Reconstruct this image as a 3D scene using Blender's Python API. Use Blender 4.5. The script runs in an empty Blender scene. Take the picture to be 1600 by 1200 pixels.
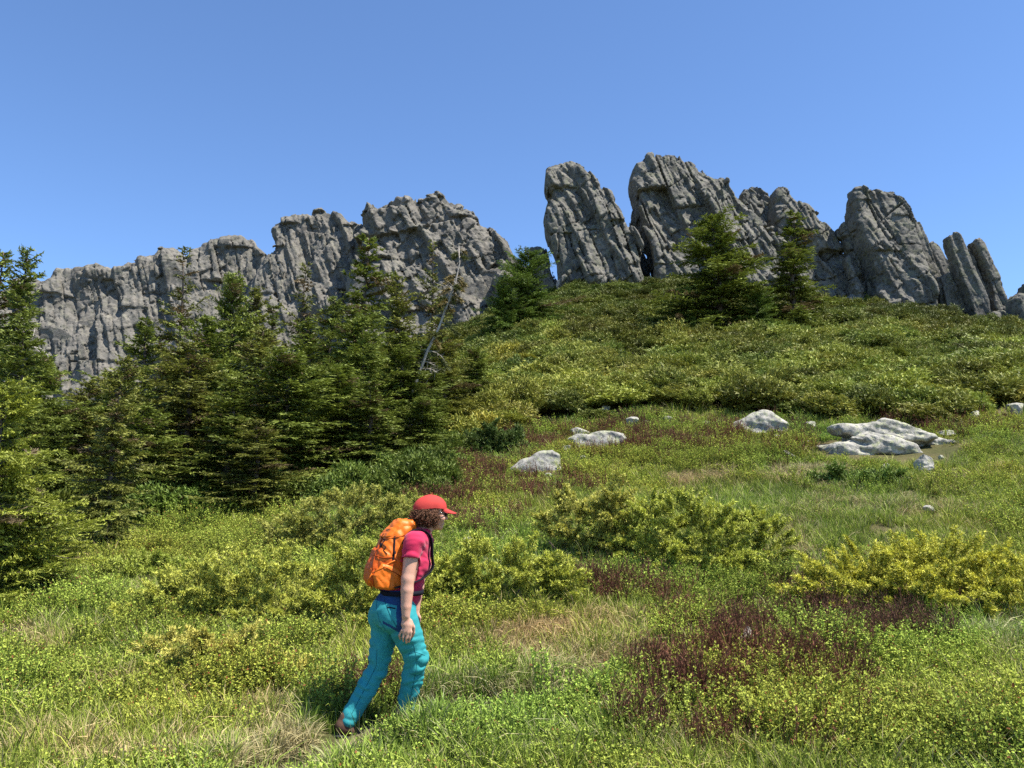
import bpy, math
import numpy as np
from mathutils import Vector, Matrix

SC = bpy.context.scene
COL = SC.collection
R = math.radians

# ------------------------------------------------------------------ camera, sky, sun, exposure
F_PX = 1305.0                       # focal length in pixels of the 1600 x 1200 picture
EYE = np.array([0.0, 0.0, 1.6])
PITCH = math.atan2(200.0, F_PX)     # camera looks slightly uphill
cam_d = bpy.data.cameras.new('camera')
cam_d.sensor_width = 36.0
cam_d.lens = 36.0 * F_PX / 1600.0
cam_d.clip_start = 0.1
cam_d.clip_end = 6000.0
cam = bpy.data.objects.new('camera', cam_d)
COL.objects.link(cam)
cam.location = EYE
cam.rotation_euler = (R(90) + PITCH, 0, 0)
SC.camera = cam

SUN_EL, SUN_AZ = R(62), R(110)      # azimuth clockwise from the view direction (+Y)
SUN_DIR = Vector((math.cos(SUN_EL) * math.sin(SUN_AZ), math.cos(SUN_EL) * math.cos(SUN_AZ), math.sin(SUN_EL)))
W = bpy.data.worlds.new('World')
SC.world = W
W.use_nodes = True
wn = W.node_tree
sky = wn.nodes.new('ShaderNodeTexSky')
sky.sky_type = 'NISHITA'
sky.sun_disc = False
sky.sun_elevation = SUN_EL
sky.sun_rotation = SUN_AZ
sky.altitude = 1700
sky.air_density = 1.0
sky.dust_density = 0.0
sky.ozone_density = 8.0
bg = wn.nodes['Background']
bg.inputs['Strength'].default_value = 0.12
wn.links.new(sky.outputs[0], bg.inputs['Color'])

sun_d = bpy.data.lights.new('sun', 'SUN')
sun_d.energy = 5.0
sun_d.angle = R(0.53)
sun_d.color = (1.0, 0.95, 0.87)
sun = bpy.data.objects.new('sun', sun_d)
COL.objects.link(sun)
sun.rotation_euler = SUN_DIR.to_track_quat('Z', 'Y').to_euler()
sun.location = (20, -20, 60)

vs = SC.view_settings
vs.view_transform = 'Standard'
vs.look = 'None'
vs.exposure = 1.0
vs.gamma = 1.0
SC.cycles.use_denoising = False
SC.cycles.max_bounces = 5
SC.cycles.diffuse_bounces = 2
SC.cycles.glossy_bounces = 2
SC.cycles.transmission_bounces = 4
SC.cycles.transparent_max_bounces = 4

# ------------------------------------------------------------------ helpers
CP, SP = math.cos(PITCH), math.sin(PITCH)

def P(px, py, d):
    """the point on the sight line of a pixel of the photograph at distance d along +Y"""
    px = np.asarray(px, float); py = np.asarray(py, float); d = np.asarray(d, float)
    X = (px - 800.0) / F_PX; U = (600.0 - py) / F_PX
    dy = CP - U * SP; dz = SP + U * CP
    return np.stack([X * d / dy, d + 0 * X, EYE[2] + dz * d / dy], -1)

def to_px(p):
    x, y, z = p[..., 0], p[..., 1], p[..., 2] - EYE[2]
    f = y * CP + z * SP; u = -y * SP + z * CP
    f = np.maximum(f, 0.05)
    return 800 + F_PX * x / f, 600 - F_PX * u / f

_T = np.random.default_rng(4242).uniform(0, 1, 1 << 18).astype(np.float32)
def rnd3(ix, iy, iz, seed=0):
    return _T[((ix + seed * 7) & 63) << 12 | ((iy + seed * 13) & 63) << 6 | ((iz + seed * 29) & 63)]

def vnoise(p, seed=0):
    p = np.asarray(p, np.float32)
    fl = np.floor(p); f = p - fl; i = fl.astype(np.int32)
    f = f * f * (3 - 2 * f)
    x0, y0, z0 = ((i[..., 0] + seed * 7) & 63) << 12, ((i[..., 1] + seed * 13) & 63) << 6, (i[..., 2] + seed * 29) & 63
    x1, y1, z1 = ((i[..., 0] + seed * 7 + 1) & 63) << 12, ((i[..., 1] + seed * 13 + 1) & 63) << 6, (i[..., 2] + seed * 29 + 1) & 63
    fx, fy, fz = f[..., 0], f[..., 1], f[..., 2]
    def row(x, y):
        a = _T[x | y | z0]; return a + (_T[x | y | z1] - a) * fz
    a = row(x0, y0); a = a + (row(x0, y1) - a) * fy
    b = row(x1, y0); b = b + (row(x1, y1) - b) * fy
    return (a + (b - a) * fx) * 2 - 1

def fbm(p, octv=4, seed=0, gain=0.5):
    p = np.asarray(p, np.float32); s = 0; a = 1.0; t = 0
    for k in range(octv):
        s = s + a * vnoise(p * (2.03 ** k) + k * 17.3, seed + k); t += a; a *= gain
    return s / t

def fbm2(x, y, octv=3, seed=0):
    return fbm(np.stack([x, y, np.zeros_like(x) + 0.37], -1), octv, seed)

def surface_nets(F, o, h):
    """closed surface of F < 0 on a grid; returns vertices and quads"""
    S = F < 0
    nx, ny, nz = F.shape
    cnt = np.zeros((nx - 1, ny - 1, nz - 1), np.int8)
    cor = [(a, b, c) for a in (0, 1) for b in (0, 1) for c in (0, 1)]
    for a, b, c in cor:
        cnt += S[a:nx - 1 + a, b:ny - 1 + b, c:nz - 1 + c]
    act = (cnt > 0) & (cnt < 8)
    ai = np.argwhere(act)
    idx = np.full(act.shape, -1, np.int64)
    idx[act] = np.arange(len(ai))
    V = {k: F[ai[:, 0] + k[0], ai[:, 1] + k[1], ai[:, 2] + k[2]] for k in cor}
    acc = np.zeros((len(ai), 3)); num = np.zeros(len(ai))
    for k in cor:
        for ax in range(3):
            if k[ax]: continue
            m = list(k); m[ax] = 1; m = tuple(m)
            va, vb = V[k], V[m]
            cr = (va < 0) != (vb < 0)
            t = np.where(cr, va / np.where(cr, va - vb, 1), 0)
            pos = np.array(k, float)[None] + 0 * acc
            pos[:, ax] += t
            acc += pos * cr[:, None]; num += cr
    verts = (ai + acc / num[:, None]) * h + np.asarray(o)
    quads = []
    for ax in range(3):
        sl0 = [slice(1, -1)] * 3; sl1 = [slice(1, -1)] * 3
        sl0[ax] = slice(0, -1); sl1[ax] = slice(1, None)
        a, b = S[tuple(sl0)], S[tuple(sl1)]
        for inside in (True, False):
            e = np.argwhere((a != b) & (a == inside))
            if not len(e): continue
            off = [1, 1, 1]; off[ax] = 0
            e = e + np.array(off)
            u, v = [k for k in range(3) if k != ax]
            def cell(du, dv):
                q = e.copy(); q[:, u] += du; q[:, v] += dv
                return idx[q[:, 0], q[:, 1], q[:, 2]]
            ring = [cell(-1, -1), cell(0, -1), cell(0, 0), cell(-1, 0)]
            flip = (ax == 1) == inside
            if flip: ring = ring[::-1]
            quads.append(np.stack(ring, 1))
    return verts, np.concatenate(quads)

def relax(v, q, it=2):
    n_ = len(v); e = np.concatenate([q[:, [0, 1]], q[:, [1, 2]], q[:, [2, 3]], q[:, [3, 0]]])
    cnt = np.bincount(e.ravel(), minlength=n_)[:, None]
    for _ in range(it):
        acc = np.stack([np.bincount(e[:, 0], v[e[:, 1], k], n_) + np.bincount(e[:, 1], v[e[:, 0], k], n_) for k in range(3)], 1)
        v = v * .4 + .6 * acc / cnt
    return v

def biggest(v, q):
    """drop loose crumbs: keep the largest connected piece"""
    lab = np.arange(len(v))
    for _ in range(60):
        m = lab[q].min(1); new = lab.copy()
        for k in range(4): np.minimum.at(new, q[:, k], m)
        new = new[new]
        if (new == lab).all(): break
        lab = new
    keep = lab == np.bincount(lab).argmax()
    idx = np.cumsum(keep) - 1
    return v[keep], idx[q[keep[q[:, 0]]]]

def mesh_np(name, verts, faces, mats=(), smooth=False, cols=None, midx=None, loose=None):
    """verts (n,3); faces (m,k) array or list of such arrays"""
    me = bpy.data.meshes.new(name)
    verts = np.ascontiguousarray(verts, np.float32)
    if isinstance(faces, np.ndarray): faces = [faces]
    faces = [f for f in faces if len(f)]
    me.vertices.add(len(verts)); me.vertices.foreach_set('co', verts.ravel())
    nl = sum(f.size for f in faces); nf = sum(len(f) for f in faces)
    if nf:
        me.loops.add(nl); me.polygons.add(nf)
        me.loops.foreach_set('vertex_index', np.concatenate([f.ravel() for f in faces]).astype(np.int32))
        tot = np.concatenate([np.full(len(f), f.shape[1]) for f in faces])
        st = np.concatenate([[0], np.cumsum(tot)[:-1]]).astype(np.int32)
        me.polygons.foreach_set('loop_start', st)
        me.polygons.foreach_set('use_smooth', np.full(nf, smooth, bool))
        if midx is not None: me.polygons.foreach_set('material_index', np.asarray(midx, np.int32))
    me.update(calc_edges=True)
    for m in mats: me.materials.append(m)
    if cols is not None:
        a = me.attributes.new('col', 'FLOAT_COLOR', 'POINT')
        c = np.ones((len(verts), 4), np.float32); c[:, :3] = cols
        a.data.foreach_set('color', c.ravel())
    return me

def obj(name, me, parent=None, label=None, cat=None, group=None, kind=None, loc=None):
    o = bpy.data.objects.new(name, me)
    COL.objects.link(o)
    if parent is not None: o.parent = parent
    if loc is not None: o.location = loc
    for k, v in (('label', label), ('category', cat), ('group', group), ('kind', kind)):
        if v: o[k] = v
    return o

def norm(v):
    return v / np.maximum(np.linalg.norm(v, axis=-1, keepdims=True), 1e-9)

def diamonds(p0, d, ln, wd, rng, col, side=None):
    """narrow four-cornered blades: base, two shoulders, tip"""
    n = len(p0)
    d = norm(d)
    if side is None: side = rng.normal(size=(n, 3))
    s = norm(np.cross(d, side))
    up = np.cross(s, d)
    ln = np.broadcast_to(ln, n)[:, None]; wd = np.broadcast_to(wd, n)[:, None]
    v = np.empty((n, 4, 3), np.float32)
    v[:, 0] = p0
    v[:, 1] = p0 + d * ln * 0.45 + s * wd * 0.5 + up * wd * 0.12
    v[:, 2] = p0 + d * ln
    v[:, 3] = p0 + d * ln * 0.45 - s * wd * 0.5 + up * wd * 0.12
    f = np.arange(n * 4).reshape(n, 4)
    c = np.repeat(np.broadcast_to(col, (n, 3)), 4, 0)
    return v.reshape(-1, 3), f, c

def needles(p0, d, ln, wd, rng, col, side=None):
    """the same as narrow three-cornered blades"""
    n = len(p0)
    d = norm(d)
    if side is None: side = rng.normal(size=(n, 3))
    s = norm(np.cross(d, side))
    ln = np.broadcast_to(ln, n)[:, None]; wd = np.broadcast_to(wd, n)[:, None]
    v = np.empty((n, 3, 3), np.float32)
    v[:, 0] = p0 + s * wd * 0.5; v[:, 1] = p0 - s * wd * 0.5; v[:, 2] = p0 + d * ln
    return v.reshape(-1, 3), np.arange(n * 3).reshape(n, 3), np.repeat(np.broadcast_to(col, (n, 3)), 3, 0)

def tube(path, rad, seg=8, cap=True):
    path = np.asarray(path, float); n = len(path)
    rad = np.broadcast_to(rad, n)
    t = np.gradient(path, axis=0); t = norm(t)
    ref = np.array([0.0, 0, 1]) if abs(t[0][2]) < 0.9 else np.array([1.0, 0, 0])
    u = norm(np.cross(t, ref)); w = np.cross(t, u)
    a = np.linspace(0, 2 * np.pi, seg, endpoint=False)
    v = path[:, None] + rad[:, None, None] * (np.cos(a)[None, :, None] * u[:, None] + np.sin(a)[None, :, None] * w[:, None])
    v = v.reshape(-1, 3)
    i = np.arange(n - 1)[:, None] * seg; j = np.arange(seg)[None]; k = (j + 1) % seg
    f = np.stack([i + j, i + k, i + seg + k, i + seg + j], -1).reshape(-1, 4)
    if cap:
        v = np.concatenate([v, path[:1], path[-1:]])
        b = n * seg
        j = np.arange(seg); k = (j + 1) % seg
        tri = np.concatenate([np.stack([k, j, np.full(seg, b)], 1), np.stack([(n - 1) * seg + j, (n - 1) * seg + k, np.full(seg, b + 1)], 1)])
        return v, [f, tri]
    return v, [f]

class Geo:
    """collects pieces of one mesh"""
    def __init__(s): s.v = []; s.f = {}; s.c = []; s.n = 0
    def add(s, v, f, c=None):
        if isinstance(f, np.ndarray): f = [f]
        for a in f: s.f.setdefault(a.shape[1], []).append(a + s.n)
        s.v.append(v); s.n += len(v)
        s.c.append(np.broadcast_to(np.asarray((1, 1, 1) if c is None else c, float), (len(v), 3)))
    def mesh(s, name, mats, smooth=False):
        return mesh_np(name, np.concatenate(s.v), [np.concatenate(a) for a in s.f.values()], mats, smooth, np.concatenate(s.c))

# ------------------------------------------------------------------ materials
def newmat(name):
    m = bpy.data.materials.new(name); m.use_nodes = True
    nt = m.node_tree; nt.nodes.clear()
    out = nt.nodes.new('ShaderNodeOutputMaterial')
    return m, nt, out

def N(nt, t, **kw):
    n = nt.nodes.new(t)
    for k, v in kw.items():
        if k in n.inputs: n.inputs[k].default_value = v
        else: setattr(n, k, v)
    return n

def foliage_mat(name, inst=False, trans=0.3, rough=0.55, spec=0.25):
    m, nt, out = newmat(name); L = nt.links.new
    at = N(nt, 'ShaderNodeAttribute', attribute_name='col')
    c = at.outputs['Color']
    if inst:
        it = N(nt, 'ShaderNodeAttribute', attribute_name='itint', attribute_type='INSTANCER')
        mx = N(nt, 'ShaderNodeVectorMath', operation='MULTIPLY')
        L(c, mx.inputs[0]); L(it.outputs['Vector'], mx.inputs[1]); c = mx.outputs[0]
    b = N(nt, 'ShaderNodeBsdfPrincipled', Roughness=rough)
    b.inputs['Specular IOR Level'].default_value = spec
    L(c, b.inputs['Base Color'])
    if trans > 0:
        t = N(nt, 'ShaderNodeBsdfTranslucent'); L(c, t.inputs['Color'])
        mix = N(nt, 'ShaderNodeMixShader', Fac=trans)
        L(b.outputs[0], mix.inputs[1]); L(t.outputs[0], mix.inputs[2]); L(mix.outputs[0], out.inputs[0])
    else:
        L(b.outputs[0], out.inputs[0])
    return m

def plain_mat(name, col, rough=0.7, spec=0.3, var=0.12, scale=20.0, bump=0.0, bscale=80.0, sheen=0.0, bdist=0.004):
    m, nt, out = newmat(name); L = nt.links.new
    tc = N(nt, 'ShaderNodeTexCoord')
    nz = N(nt, 'ShaderNodeTexNoise', Scale=scale, Detail=4.0)
    L(tc.outputs['Object'], nz.inputs['Vector'])
    mr = N(nt, 'ShaderNodeMapRange'); mr.inputs[3].default_value = 1 - var; mr.inputs[4].default_value = 1 + var
    mr.inputs[1].default_value = 0.3; mr.inputs[2].default_value = 0.7
    L(nz.outputs[0], mr.inputs[0])
    vm = N(nt, 'ShaderNodeVectorMath', operation='SCALE'); vm.inputs[0].default_value = col
    L(mr.outputs[0], vm.inputs['Scale'])
    b = N(nt, 'ShaderNodeBsdfPrincipled', Roughness=rough); b.inputs['Specular IOR Level'].default_value = spec
    if sheen: b.inputs['Sheen Weight'].default_value = sheen
    L(vm.outputs[0], b.inputs['Base Color'])
    if bump:
        n2 = N(nt, 'ShaderNodeTexNoise', Scale=bscale, Detail=3.0); L(tc.outputs['Object'], n2.inputs['Vector'])
        bp = N(nt, 'ShaderNodeBump', Strength=bump, Distance=bdist); L(n2.outputs[0], bp.inputs['Height']); L(bp.outputs[0], b.inputs['Normal'])
    L(b.outputs[0], out.inputs[0])
    return m

def rock_mat(name, light=1.0, lichen=0.5, scale=1.0, pale=0.0):
    m, nt, out = newmat(name); L = nt.links.new
    tc = N(nt, 'ShaderNodeTexCoord')
    def noise(s, det=6.0, ro=0.6):
        n = N(nt, 'ShaderNodeTexNoise', Scale=s * scale, Detail=det, Roughness=ro); L(tc.outputs['Object'], n.inputs['Vector']); return n.outputs[0]
    def ramp(src, stops):
        r = N(nt, 'ShaderNodeValToRGB'); e = r.color_ramp.elements
        while len(e) < len(stops): e.new(0.5)
        for k, (p, c) in enumerate(stops): e[k].position = p; e[k].color = (*c, 1)
        L(src, r.inputs[0]); return r.outputs[0]
    g = lambda *c: tuple(x * light for x in c)
    base = ramp(noise(0.9), [(0.30, g(.150, .142, .124)), (0.48, g(.262, .248, .214)), (0.70, g(.38, .355, .30))])
    def mix(a, b, fac, mode='MIX'):
        x = N(nt, 'ShaderNodeMix', data_type='RGBA', blend_type=mode)
        if isinstance(fac, float): x.inputs[0].default_value = fac
        else: L(fac, x.inputs[0])
        L(a, x.inputs[6])
        if isinstance(b, tuple): x.inputs[7].default_value = (*b, 1)
        else: L(b, x.inputs[7])
        return x.outputs[2]
    lm = ramp(noise(2.3), [(0.50, (0, 0, 0)), (0.62, (lichen,) * 3)])
    c = mix(base, g(.30, .31, .17), lm)
    dm = ramp(noise(4.0), [(0.50, (0, 0, 0)), (0.62, (.75,) * 3)])
    c = mix(c, g(.10, .10, .085), dm)
    sm = ramp(noise(13.0, 3.0), [(0.60, (0, 0, 0)), (0.70, (.4,) * 3)])
    c = mix(c, g(.46, .44, .38), sm)
    if pale:
        pm = ramp(noise(0.7, 3.0), [(0.35, (0, 0, 0)), (0.6, (pale,) * 3)])
        c = mix(c, g(.55, .47, .40), pm)
    b = N(nt, 'ShaderNodeBsdfPrincipled', Roughness=0.9); b.inputs['Specular IOR Level'].default_value = 0.12
    L(c, b.inputs['Base Color'])
    bp = N(nt, 'ShaderNodeBump', Strength=0.55, Distance=0.12 / scale)
    L(noise(6.0, 8.0, 0.7), bp.inputs['Height']); L(bp.outputs[0], b.inputs['Normal'])
    L(b.outputs[0], out.inputs[0])
    return m

M_ROCK = rock_mat('grey_lichen_rock', 0.54, 0.45)
M_CLIFF = rock_mat('warm_cliff_rock', 0.54, 0.25, 0.9, 0.16)
M_BOULD = rock_mat('pale_boulder', 1.25, 0.75, 3.2)
M_SCREE = rock_mat('pale_broken_rock', 1.05, 0.05, 2.0, 0.8)
M_SPRUCE = foliage_mat('spruce_needles', trans=0.16)
M_JUNI = foliage_mat('juniper_needles', trans=0.12)
M_BARK = plain_mat('bark', (.115, .09, .07), 0.95, 0.1, 0.35, 9.0, 0.6, 30.0)
M_DEAD = plain_mat('dead_wood', (.36, .32, .27), 0.9, 0.1, 0.25, 12.0, 0.4, 40.0)
M_COVER = foliage_mat('ground_cover_leaves', True, 0.18, 0.8, 0.06)
M_CARPET = foliage_mat('juniper_carpet_needles', True, 0.10)

# ------------------------------------------------------------------ the hillside
CTRL = [(.5, [(-3., 0.), (0., 0.), (3., 0.)]), (2.5, [(-3., 0.), (0., 0.), (3., 0.)])]
ROWS = {
 5.0: [(-200, 1208), (0, 1206), (400, 1206), (800, 1205), (1200, 1203), (1600, 1203), (1800, 1203)],
 5.7: [(543, 1146)], 5.8: [(640, 1121), (1000, 1112), (200, 1138)],
 8.0: [(-100, 1012), (200, 1010), (500, 1000), (800, 990), (1100, 982), (1400, 980), (1700, 978)],
 11.5: [(-100, 905), (200, 890), (500, 880), (800, 868), (1200, 862), (1600, 855), (1800, 855)],
 15.0: [(-100, 850), (200, 828), (400, 812), (600, 792), (800, 782), (1000, 777), (1300, 775), (1600, 765)],
 19.0: [(-150, 822), (200, 797), (500, 770), (700, 745), (850, 730), (1100, 724), (1400, 718), (1700, 706)],
 24.0: [(-150, 795), (200, 770), (500, 738), (750, 690), (950, 672), (1200, 664), (1600, 645), (1800, 640)],
 32.0: [(-150, 765), (200, 735), (500, 690), (750, 625), (1000, 602), (1300, 594), (1600, 585), (1800, 580)],
 42.0: [(-150, 730), (200, 692), (500, 640), (750, 570), (1000, 540), (1300, 537), (1600, 548), (1800, 552)],
 50.0: [(-150, 700), (200, 662), (500, 602), (750, 540), (900, 498), (1100, 492), (1400, 506), (1560, 530), (1800, 547)],
 60.0: [(-150, 672), (200, 640), (500, 575), (760, 515), (900, 458), (1100, 455), (1400, 486), (1600, 520), (1800, 540)],
 75.0: [(-150, 642), (150, 617), (450, 562), (700, 522), (900, 468), (1100, 466), (1400, 500), (1600, 530), (1800, 548)],
}
cx, cy, cz = [], [], []
for d, pts in CTRL:
    for x, z in pts: cx.append(x); cy.append(d); cz.append(z)
for d, pts in ROWS.items():
    for px, py in pts:
        q = P(px, py, d); cx.append(q[0]); cy.append(d); cz.append(q[2])
cx, cy, cz = map(np.array, (cx, cy, cz))
def _warp(x, y):
    yc = np.clip(y, 0.5, 78.0)
    return np.clip(x / (yc + 4.0), -0.85, 0.85) * 2.2, np.log(yc + 4.0), yc
ax_, ay_, _ = _warp(cx, cy)
def _k(r2): return 0.5 * r2 * np.log(r2 + 1e-12)
n = len(cx)
A = np.zeros((n + 3, n + 3))
A[:n, :n] = _k((ax_[:, None] - ax_) ** 2 + (ay_[:, None] - ay_) ** 2) + np.eye(n) * 2e-3
A[:n, n:] = np.stack([np.ones(n), ax_, ay_], 1); A[n:, :n] = A[:n, n:].T
RB = np.linalg.solve(A, np.concatenate([cz / (cy + 4.0), [0, 0, 0]]))

def sst(x, a, b):
    t = np.clip((x - a) / (b - a), 0, 1); return t * t * (3 - 2 * t)

TRAIL = np.array([[P(px, py, d)[0], d] for px, py, d in ((380, 1230, 4.7), (560, 1150, 5.6), (660, 1112, 5.9), (840, 1085, 6.25), (960, 1050, 6.75), (1080, 1000, 7.7), (1250, 915, 9.7), (1420, 810, 13.2), (1540, 735, 17.5), (1610, 700, 20.0), (1700, 660, 24.0))])
def trail_dist(x, y):
    best = np.full(np.shape(x), 1e9)
    for a, b in zip(TRAIL[:-1], TRAIL[1:]):
        ab = b - a
        t = np.clip(((x - a[0]) * ab[0] + (y - a[1]) * ab[1]) / (ab @ ab), 0, 1)
        best = np.minimum(best, np.hypot(x - a[0] - t * ab[0], y - a[1] - t * ab[1]))
    return best

def ground0(x, y):
    x = np.asarray(x, float); y = np.asarray(y, float)
    a, b, yc = _warp(x, y)
    sh = a.shape; a = a.ravel(); b = b.ravel()
    z = np.empty(len(a))
    for s in range(0, len(a), 40000):
        e = slice(s, s + 40000)
        z[e] = _k((a[e, None] - ax_) ** 2 + (b[e, None] - ay_) ** 2) @ RB[:n] + RB[n] + RB[n + 1] * a[e] + RB[n + 2] * b[e]
    z = z.reshape(sh) * (yc + 4.0)
    z = z - 0.10 * np.maximum(y - 78.0, 0)
    far = sst(np.hypot(x, y), 130, 900)
    return z * (1 - far) - 90 * far

def ground(x, y):
    x = np.asarray(x, float); y = np.asarray(y, float)
    z = ground0(x, y)
    z = z + 0.11 * fbm2(x * 1.25, y * 1.25, 3, 5) + 0.22 * fbm2(x * 0.21, y * 0.21, 2, 9) * sst(y, 7, 16)
    td = trail_dist(x, y)
    return z - (0.05 + 0.10 * np.exp(-((y - 6.5) / .7) ** 2)) * (1 - sst(td, 0.10, 0.30))

def on_ground(px, py):
    """where the sight line of a pixel meets the hillside"""
    ds = np.exp(np.linspace(math.log(3.5), math.log(85), 700))
    q = P(np.full(700, px), np.full(700, py), ds)
    below = q[:, 2] < ground(q[:, 0], q[:, 1])
    k = int(np.argmax(below)) if below.any() else 699
    return q[k]

s = np.linspace(-1, 1, 271)
gx = 1.2 * np.sinh(s * 8.0) ; gx = gx / gx[-1] * 2500
s2 = np.linspace(-1, 1, 311)
gy = 6.5 + (1.2 * np.sinh(s2 * 8.0)) / (1.2 * np.sinh(8.0)) * 2500
GX, GY = np.meshgrid(gx, gy, indexing='ij')
GZ = ground(GX, GY)
nx, ny = GX.shape
ii = np.arange(nx * ny).reshape(nx, ny)
gf = np.stack([ii[:-1, :-1], ii[1:, :-1], ii[1:, 1:], ii[:-1, 1:]], -1).reshape(-1, 4)
td = trail_dist(GX, GY)
soil = (1 - sst(td + 0.1 * fbm2(GX * 3, GY * 3, 2, 3), 0.02, 0.22))[..., None] * (.75 - .45 * sst(GY, 7, 9))[..., None]
lit = sst(fbm2(GX * 0.9, GY * 0.9, 3, 21), -.25, .35)[..., None]
gc = np.array([.062, .066, .022]) * (1 - lit) + np.array([.115, .092, .045]) * lit
gc = gc * (1 - soil) + np.array([.17, .125, .085]) * soil
m, nt, out = newmat('hillside_soil_and_litter')
at = N(nt, 'ShaderNodeAttribute', attribute_name='col')
tc = N(nt, 'ShaderNodeTexCoord')
nz = N(nt, 'ShaderNodeTexNoise', Scale=9.0, Detail=8.0, Roughness=0.75); nt.links.new(tc.outputs['Object'], nz.inputs['Vector'])
mr = N(nt, 'ShaderNodeMapRange'); mr.inputs[1].default_value = .3; mr.inputs[2].default_value = .7; mr.inputs[3].default_value = .5; mr.inputs[4].default_value = 1.5
nt.links.new(nz.outputs[0], mr.inputs[0])
vm = N(nt, 'ShaderNodeVectorMath', operation='SCALE'); nt.links.new(at.outputs['Vector'], vm.inputs[0]); nt.links.new(mr.outputs[0], vm.inputs['Scale'])
b = N(nt, 'ShaderNodeBsdfPrincipled', Roughness=0.95); b.inputs['Specular IOR Level'].default_value = 0.1
nt.links.new(vm.outputs[0], b.inputs['Base Color'])
bp = N(nt, 'ShaderNodeBump', Strength=0.8, Distance=0.05); nt.links.new(nz.outputs[0], bp.inputs['Height']); nt.links.new(bp.outputs[0], b.inputs['Normal'])
nt.links.new(b.outputs[0], out.inputs[0])
M_SOIL = m
obj('hillside', mesh_np('hillside', np.stack([GX, GY, GZ], -1).reshape(-1, 3), gf, [M_SOIL], True, gc.reshape(-1, 3)), label='grassy mountain hillside rising to the rocks', kind='structure')
# ------------------------------------------------------------------ rock towers and cliffs
def poly_sdf(pt, X, Z):
    """signed distance to a polygon in a plane, negative inside"""
    pt = np.asarray(pt, float); d = np.full(X.shape, 1e9); ins = np.zeros(X.shape, bool)
    for a, b in zip(pt, np.roll(pt, -1, 0)):
        ab = b - a
        t = np.clip(((X - a[0]) * ab[0] + (Z - a[1]) * ab[1]) / (ab @ ab + 1e-12), 0, 1)
        d = np.minimum(d, np.hypot(X - a[0] - t * ab[0], Z - a[1] - t * ab[1]))
        c = ((a[1] <= Z) & (b[1] > Z)) | ((b[1] <= Z) & (a[1] > Z))
        xi = a[0] + (Z - a[1]) * ab[0] / np.where(abs(ab[1]) < 1e-9, 1e-9, ab[1])
        ins ^= c & (X < xi)
    return np.where(ins, -d, d)

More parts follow.
